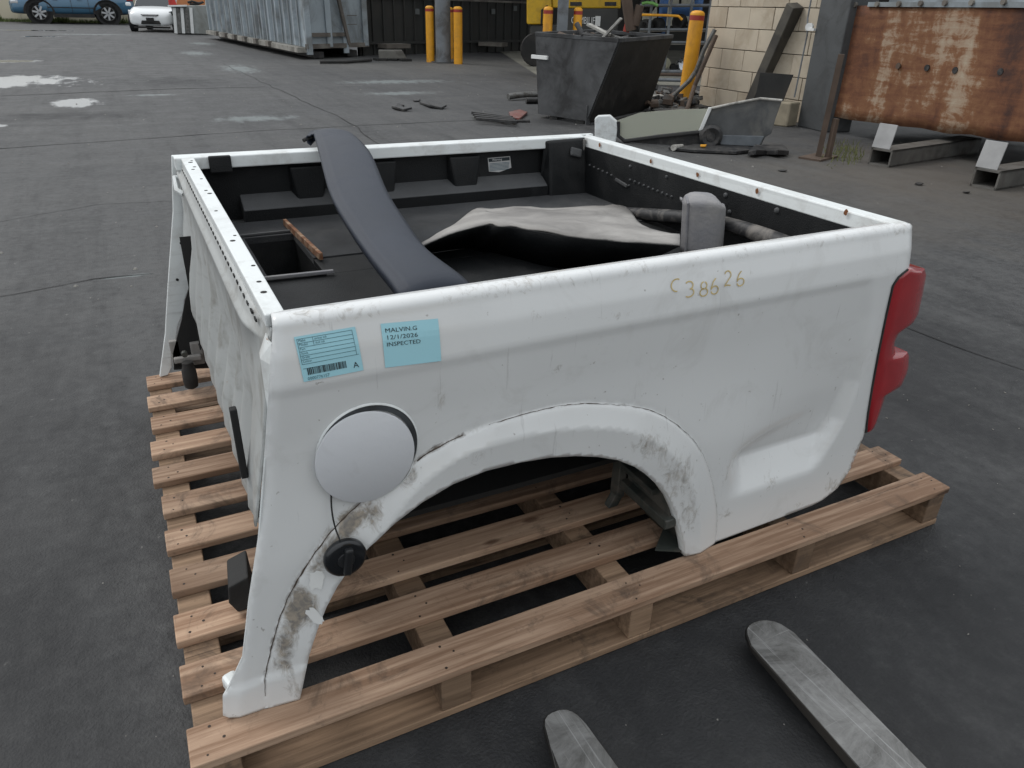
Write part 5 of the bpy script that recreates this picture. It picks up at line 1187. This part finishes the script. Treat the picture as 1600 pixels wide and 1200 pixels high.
def wheel(c, R, ax, par, parts):
    w = MB().lathe(Vector(c)-Vector(ax)*.10, ax, [(0,R*.62),(0,R*.92),(.02,R),(.18,R),(.20,R*.92),(.20,R*.62)], 28).build('wheel', TY, par, smooth=True, local=True)
    MB().lathe(Vector(c)+Vector(ax)*.06, ax, [(-.06,R*.64),(.045,R*.64),(.045,R*.60),(.01,R*.58),(.005,R*.15)], 28).build('rim', SCR[1], w, smooth=True, local=True)
    a = Vector(ax); e1 = Vector((1,0,0)) if abs(a.x) < .5 else Vector((0,1,0)); e2 = Vector((0,0,1))
    for j in range(7):
        t = 2*math.pi*j/7+.2; q = Vector(c)+a*.105+(e1*math.cos(t)+e2*math.sin(t))*R*.34
        m = MB(); dd = e1*math.cos(t)+e2*math.sin(t); m.bar(q-dd*R*.30, q+dd*R*.26, R*.17, .02, a); m.build('spoke', RIM, w, local=True)
def carshell(par, paint, st, gh, W):
    """st: (x, half width, z low, z belt) stations; gh: (x, half width at base, z belt, z roof, half width roof)"""
    rings = []
    for (x, w, z0, z1) in st:
        h = z1-z0; rings.append([(x, -w*.93, z0), (x, -w, z0+h*.18), (x, -w*1.0, z0+h*.55), (x, -w*.97, z0+h*.88), (x, -w*.88, z1), (x, -w*.45, z1+.025), (x, 0, z1+.03), (x, w*.45, z1+.025), (x, w*.88, z1), (x, w*.97, z0+h*.88), (x, w, z0+h*.55), (x, w, z0+h*.18), (x, w*.93, z0)])
    b = MB().loft(rings).build('body', paint, par, smooth=True, local=True); s = b.modifiers.new('sub','SUBSURF'); s.levels = 1; s.render_levels = 1
    rings = [[(x, -w, zb), (x, -wr, zr), (x, wr, zr), (x, w, zb)] for (x, w, zb, zr, wr) in gh]
    MB().loft(rings).build('glasshouse', GL, par, local=True, bevel=.03)
    rr_ = [g_ for g_ in gh if g_[3] > g_[2]+.35]; rings = [[(x, -wr*1.01, zr-.02), (x, -wr*.8, zr+.03), (x, wr*.8, zr+.03), (x, wr*1.01, zr-.02)] for (x, w, zb, zr, wr) in rr_]
    MB().loft(rings).build('roof', paint, par, local=True, smooth=True)
# blue SUV, facing left
pa = G(72, 37.5); pb = G(164, 36.5); SC = 1.22
suv = thing('parked_car', ((pa+pb)/2).to_tuple()[:2]+(0,), 'blue SUV parked side-on along the cream wall', 'car', rz=math.atan2((pa-pb).y, (pa-pb).x))
KS = 1.34; MC = Vector((-1.1, 54.6, 0)); MC = vp(MC, 118, 30); WB = 46*mpp(MC)/KS; suv.location = (MC.x, MC.y, 0); suv.rotation_euler.z = math.pi+.04; suv.scale = (KS,)*3
BLUEC = (lambda a: (a.set(Base_Color=(.045,.125,.205), Roughness=.25, Coat_Weight=.8, Metallic=.2), a.m)[1])(N('blue_car_paint'))
st = [(-WB-1.15,.75,.45,.95),(-WB-1.10,.95,.42,1.15),(-WB-.5,1.08,.32,1.28),(-WB*.5,1.12,.30,1.24),(0,1.12,.30,1.20),(WB*.5,1.12,.30,1.16),(WB-.1,1.12,.32,1.16),(WB+.6,1.05,.34,1.04),(WB+1.0,.88,.36,.90),(WB+1.08,.65,.42,.80)]
gh = [(-WB-.95,.9,1.22,1.25,.85),(-WB-.55,.98,1.25,1.95,.80),(0,1.03,1.2,2.05,.84),(WB*.45,1.03,1.15,1.98,.82),(WB*.95,1.0,1.14,1.17,.9)]
carshell(suv, BLUEC, st, gh, 1.1)
for sx in (-1, 1):
    for sy in (-1, 1):
        wheel((sx*WB, sy*1.0, .43), .43, (0, sy, 0), suv, 1)
        m = MB(); P = []; 
        for j in range(13): t = math.pi*j/12; P.append([(sx*WB+.50*math.cos(t), sy*1.085, .40+.50*math.sin(t)), (sx*WB+.58*math.cos(t), sy*1.145, .40+.58*math.sin(t))])
        m.grid(P).build('wheel_arch_trim', RUBBER, suv, local=True, solid=.02, fix=False)
        m = MB(); m.lathe((sx*WB, sy*.90, .42), (0, sy, 0), [(0,.50),(.20,.50)], 24).build('wheel_well', DARK, suv, local=True)
for sy in (-1, 1):
    MB().box((-WB+.55, sy*1.08, .26), (WB-.5, sy*1.13 if sy > 0 else sy*1.13, .40)).build('sill_trim', RUBBER, suv, local=True)
    MB().box((-WB+.45, sy*1.125-.004, .62), (WB-.35, sy*1.125+.004, .66)).build('door_crease', GL, suv, local=True)
    for x in (-WB+.7, 0.05, WB-.35): MB().box((x, sy*1.122-.006, .45), (x+.015, sy*1.122+.006, 1.15)).build('door_gap', GL, suv, local=True)
    MB().obox((WB+.80, sy*.80, .80), (.35,.25,.16), sy*-.5).build('headlight', RIM, suv, local=True, bevel=.05)
    MB().obox((-WB-.95, sy*.88, 1.02), (.30,.20,.16), sy*.4).build('tail_light', LAMP, suv, local=True, bevel=.04)
    MB().obox((WB*.55, sy*1.2, 1.22), (.16,.18,.14), 0).build('mirror', BLUEC, suv, local=True, bevel=.04)
    for x in (-WB*.15, WB*.55): MB().box((x, sy*1.12-.015, .92), (x-.18, sy*1.12+.015, .95)).build('door_handle', BLUEC, suv, local=True)
# white hatchback, facing the viewpoint (local +X is forward)
wc = G(232, 50); yaw_ = math.atan2(CAM.y-wc.y, CAM.x-wc.x)-.22
hb_ = thing('parked_car', (wc.x+.75, wc.y+2.0, 0), 'white hatchback facing the yard beside the slatted skip', 'car', rz=yaw_)
hb_.scale = (1.0,)*3
WC = (lambda a: (a.set(Base_Color=(.66,.68,.69), Roughness=.25, Coat_Weight=.7), a.m)[1])(N('white_car_paint'))
st = [(-2.6,.8,.5,1.1),(-2.5,1.0,.40,1.25),(-1.5,1.08,.30,1.22),(0,1.08,.28,1.15),(1.0,1.07,.28,1.10),(1.55,1.05,.27,1.00),(1.95,1.00,.26,.90),(2.15,.88,.26,.78),(2.24,.62,.28,.62)]
gh = [(-2.3,.85,1.22,1.26,.8),(-1.7,.92,1.22,1.78,.72),(-.6,.98,1.15,1.86,.78),(.15,.98,1.12,1.78,.76),(1.05,.92,1.07,1.10,.86)]
carshell(hb_, WC, st, gh, 1.05)
for sx, x in ((1,1.45),(-1,-1.75)):
    for sy in (-1,1):
        wheel((x, sy*.95, .38), .38, (0, sy, 0), hb_, 1); MB().lathe((x, sy*.86, .40), (0, sy, 0), [(0,.46),(.20,.46)], 24).build('wheel_well', DARK, hb_, local=True)
CHR = glass('chrome_trim', (.6,.6,.62), .15, 1)
m = MB(); m.loft([[(2.20,-.34,.70),(2.20,.34,.70),(2.16,.42,.76),(2.16,-.42,.76)],[(2.27,-.32,.70),(2.27,.32,.70),(2.21,.40,.76),(2.21,-.40,.76)]]); m.build('upper_grille', RUBBER, hb_, local=True, bevel=.02)
MB().box((2.262,-.33,.722),(2.285,.33,.74)).build('grille_chrome', CHR, hb_, local=True, bevel=.006)
m = MB(); m.hexa([(2.18,-.46,.34),(2.27,-.44,.34),(2.27,.44,.34),(2.18,.46,.34),(2.18,-.40,.50),(2.27,-.38,.50),(2.27,.38,.50),(2.18,.40,.50)]); m.build('lower_grille', RUBBER, hb_, local=True, bevel=.03)
MB().box((2.26,-.17,.44),(2.30,.17,.62)).build('number_plate_holder', RUBBER, hb_, local=True, bevel=.01)
for sy in (-1,1):
    MB().hexa([(2.02,sy*.50,.68),(2.20,sy*.52,.66),(1.97,sy*.98,.72),(1.74,sy*.98,.76),(1.98,sy*.50,.80),(2.12,sy*.56,.79),(1.84,sy*1.01,.94),(1.66,sy*1.0,.94)]).build('headlight', GL if sy > 0 else RIM, hb_, local=True, bevel=.03)
    MB().hexa([(2.05,sy*.66,.38),(2.16,sy*.66,.38),(2.00,sy*.90,.44),(1.92,sy*.88,.44),(2.04,sy*.68,.50),(2.14,sy*.68,.50),(1.95,sy*.92,.60),(1.88,sy*.88,.60)]).build('fog_recess', RUBBER, hb_, local=True, bevel=.02)
    MB().obox((.85, sy*1.18, 1.16), (.14,.24,.16), 0).build('mirror', WC, hb_, local=True, bevel=.05)
MB().box((2.0,-.8,.16),(2.1,.8,.24)).build('front_lip', RUBBER, hb_, local=True)

# ------------------------------------------------------------------ the forklift that carries the two tines, behind the viewpoint
T1 = [o for o in bpy.data.objects if o.name.startswith('forklift_tine')]
fx = (T1[0].location.x+T1[1].location.x)/2+.12; fyy = -1.62
fl_ = thing('forklift', (fx, fyy-1.2, 0), 'yellow counterbalance forklift carrying the two tines, behind the photographer', 'forklift')
m = MB()
for s_ in (-.33, .33): m.box((fx+s_-.05, fyy-.10, .05), (fx+s_+.05, fyy+.05, 2.1))
m.build('mast', BLACKST, fl_, bevel=.01)
MB().box((fx-.45, fyy+.06, .12), (fx+.45, fyy+.10, .20)).build('carriage_bar', BLACKST, fl_, bevel=.005); MB().box((fx-.45, fyy+.06, .60), (fx+.45, fyy+.10, .68)).build('carriage_bar', BLACKST, fl_, bevel=.005)
MB().prism([(fx-.52, fyy-.30, .25), (fx-.52, fyy-2.2, .25), (fx-.52, fyy-2.35, .6), (fx-.52, fyy-2.2, 1.15), (fx-.52, fyy-1.3, 1.15), (fx-.52, fyy-1.1, .55), (fx-.52, fyy-.6, .55), (fx-.52, fyy-.45, 1.15), (fx-.52, fyy-.30, 1.15)], (1.04,0,0)).build('body', YM, fl_, bevel=.03)
for sx_ in (-.45, .45):
    for y_ in (fyy-.45, fyy-1.9): MB().lathe((fx+sx_*1.1-(.1 if sx_ > 0 else -.1), y_, .28), (1 if sx_ > 0 else -1, 0, 0), [(0,.15),(0,.26),(.02,.28),(.18,.28),(.2,.26),(.2,.15)], 24).build('wheel', RUBBER, fl_, smooth=True)
    MB().tube([(fx+sx_, fyy-.35, 1.1), (fx+sx_, fyy-.45, 2.1), (fx+sx_, fyy-1.7, 2.1), (fx+sx_, fyy-1.95, 1.1)], .035).build('overhead_guard', BLACKST, fl_, smooth=True)
for k_ in range(7): MB().box((fx-.45, fyy-.55-k_*.18, 2.09), (fx+.45, fyy-.51-k_*.18, 2.12)).build('guard_bar', BLACKST, fl_)
MB().box((fx-.25, fyy-1.45, .8), (fx+.25, fyy-1.0, .9)).build('seat', RUBBER, fl_, bevel=.03); MB().box((fx-.25, fyy-1.5, .9), (fx+.25, fyy-1.4, 1.4)).build('backrest', RUBBER, fl_, bevel=.03)
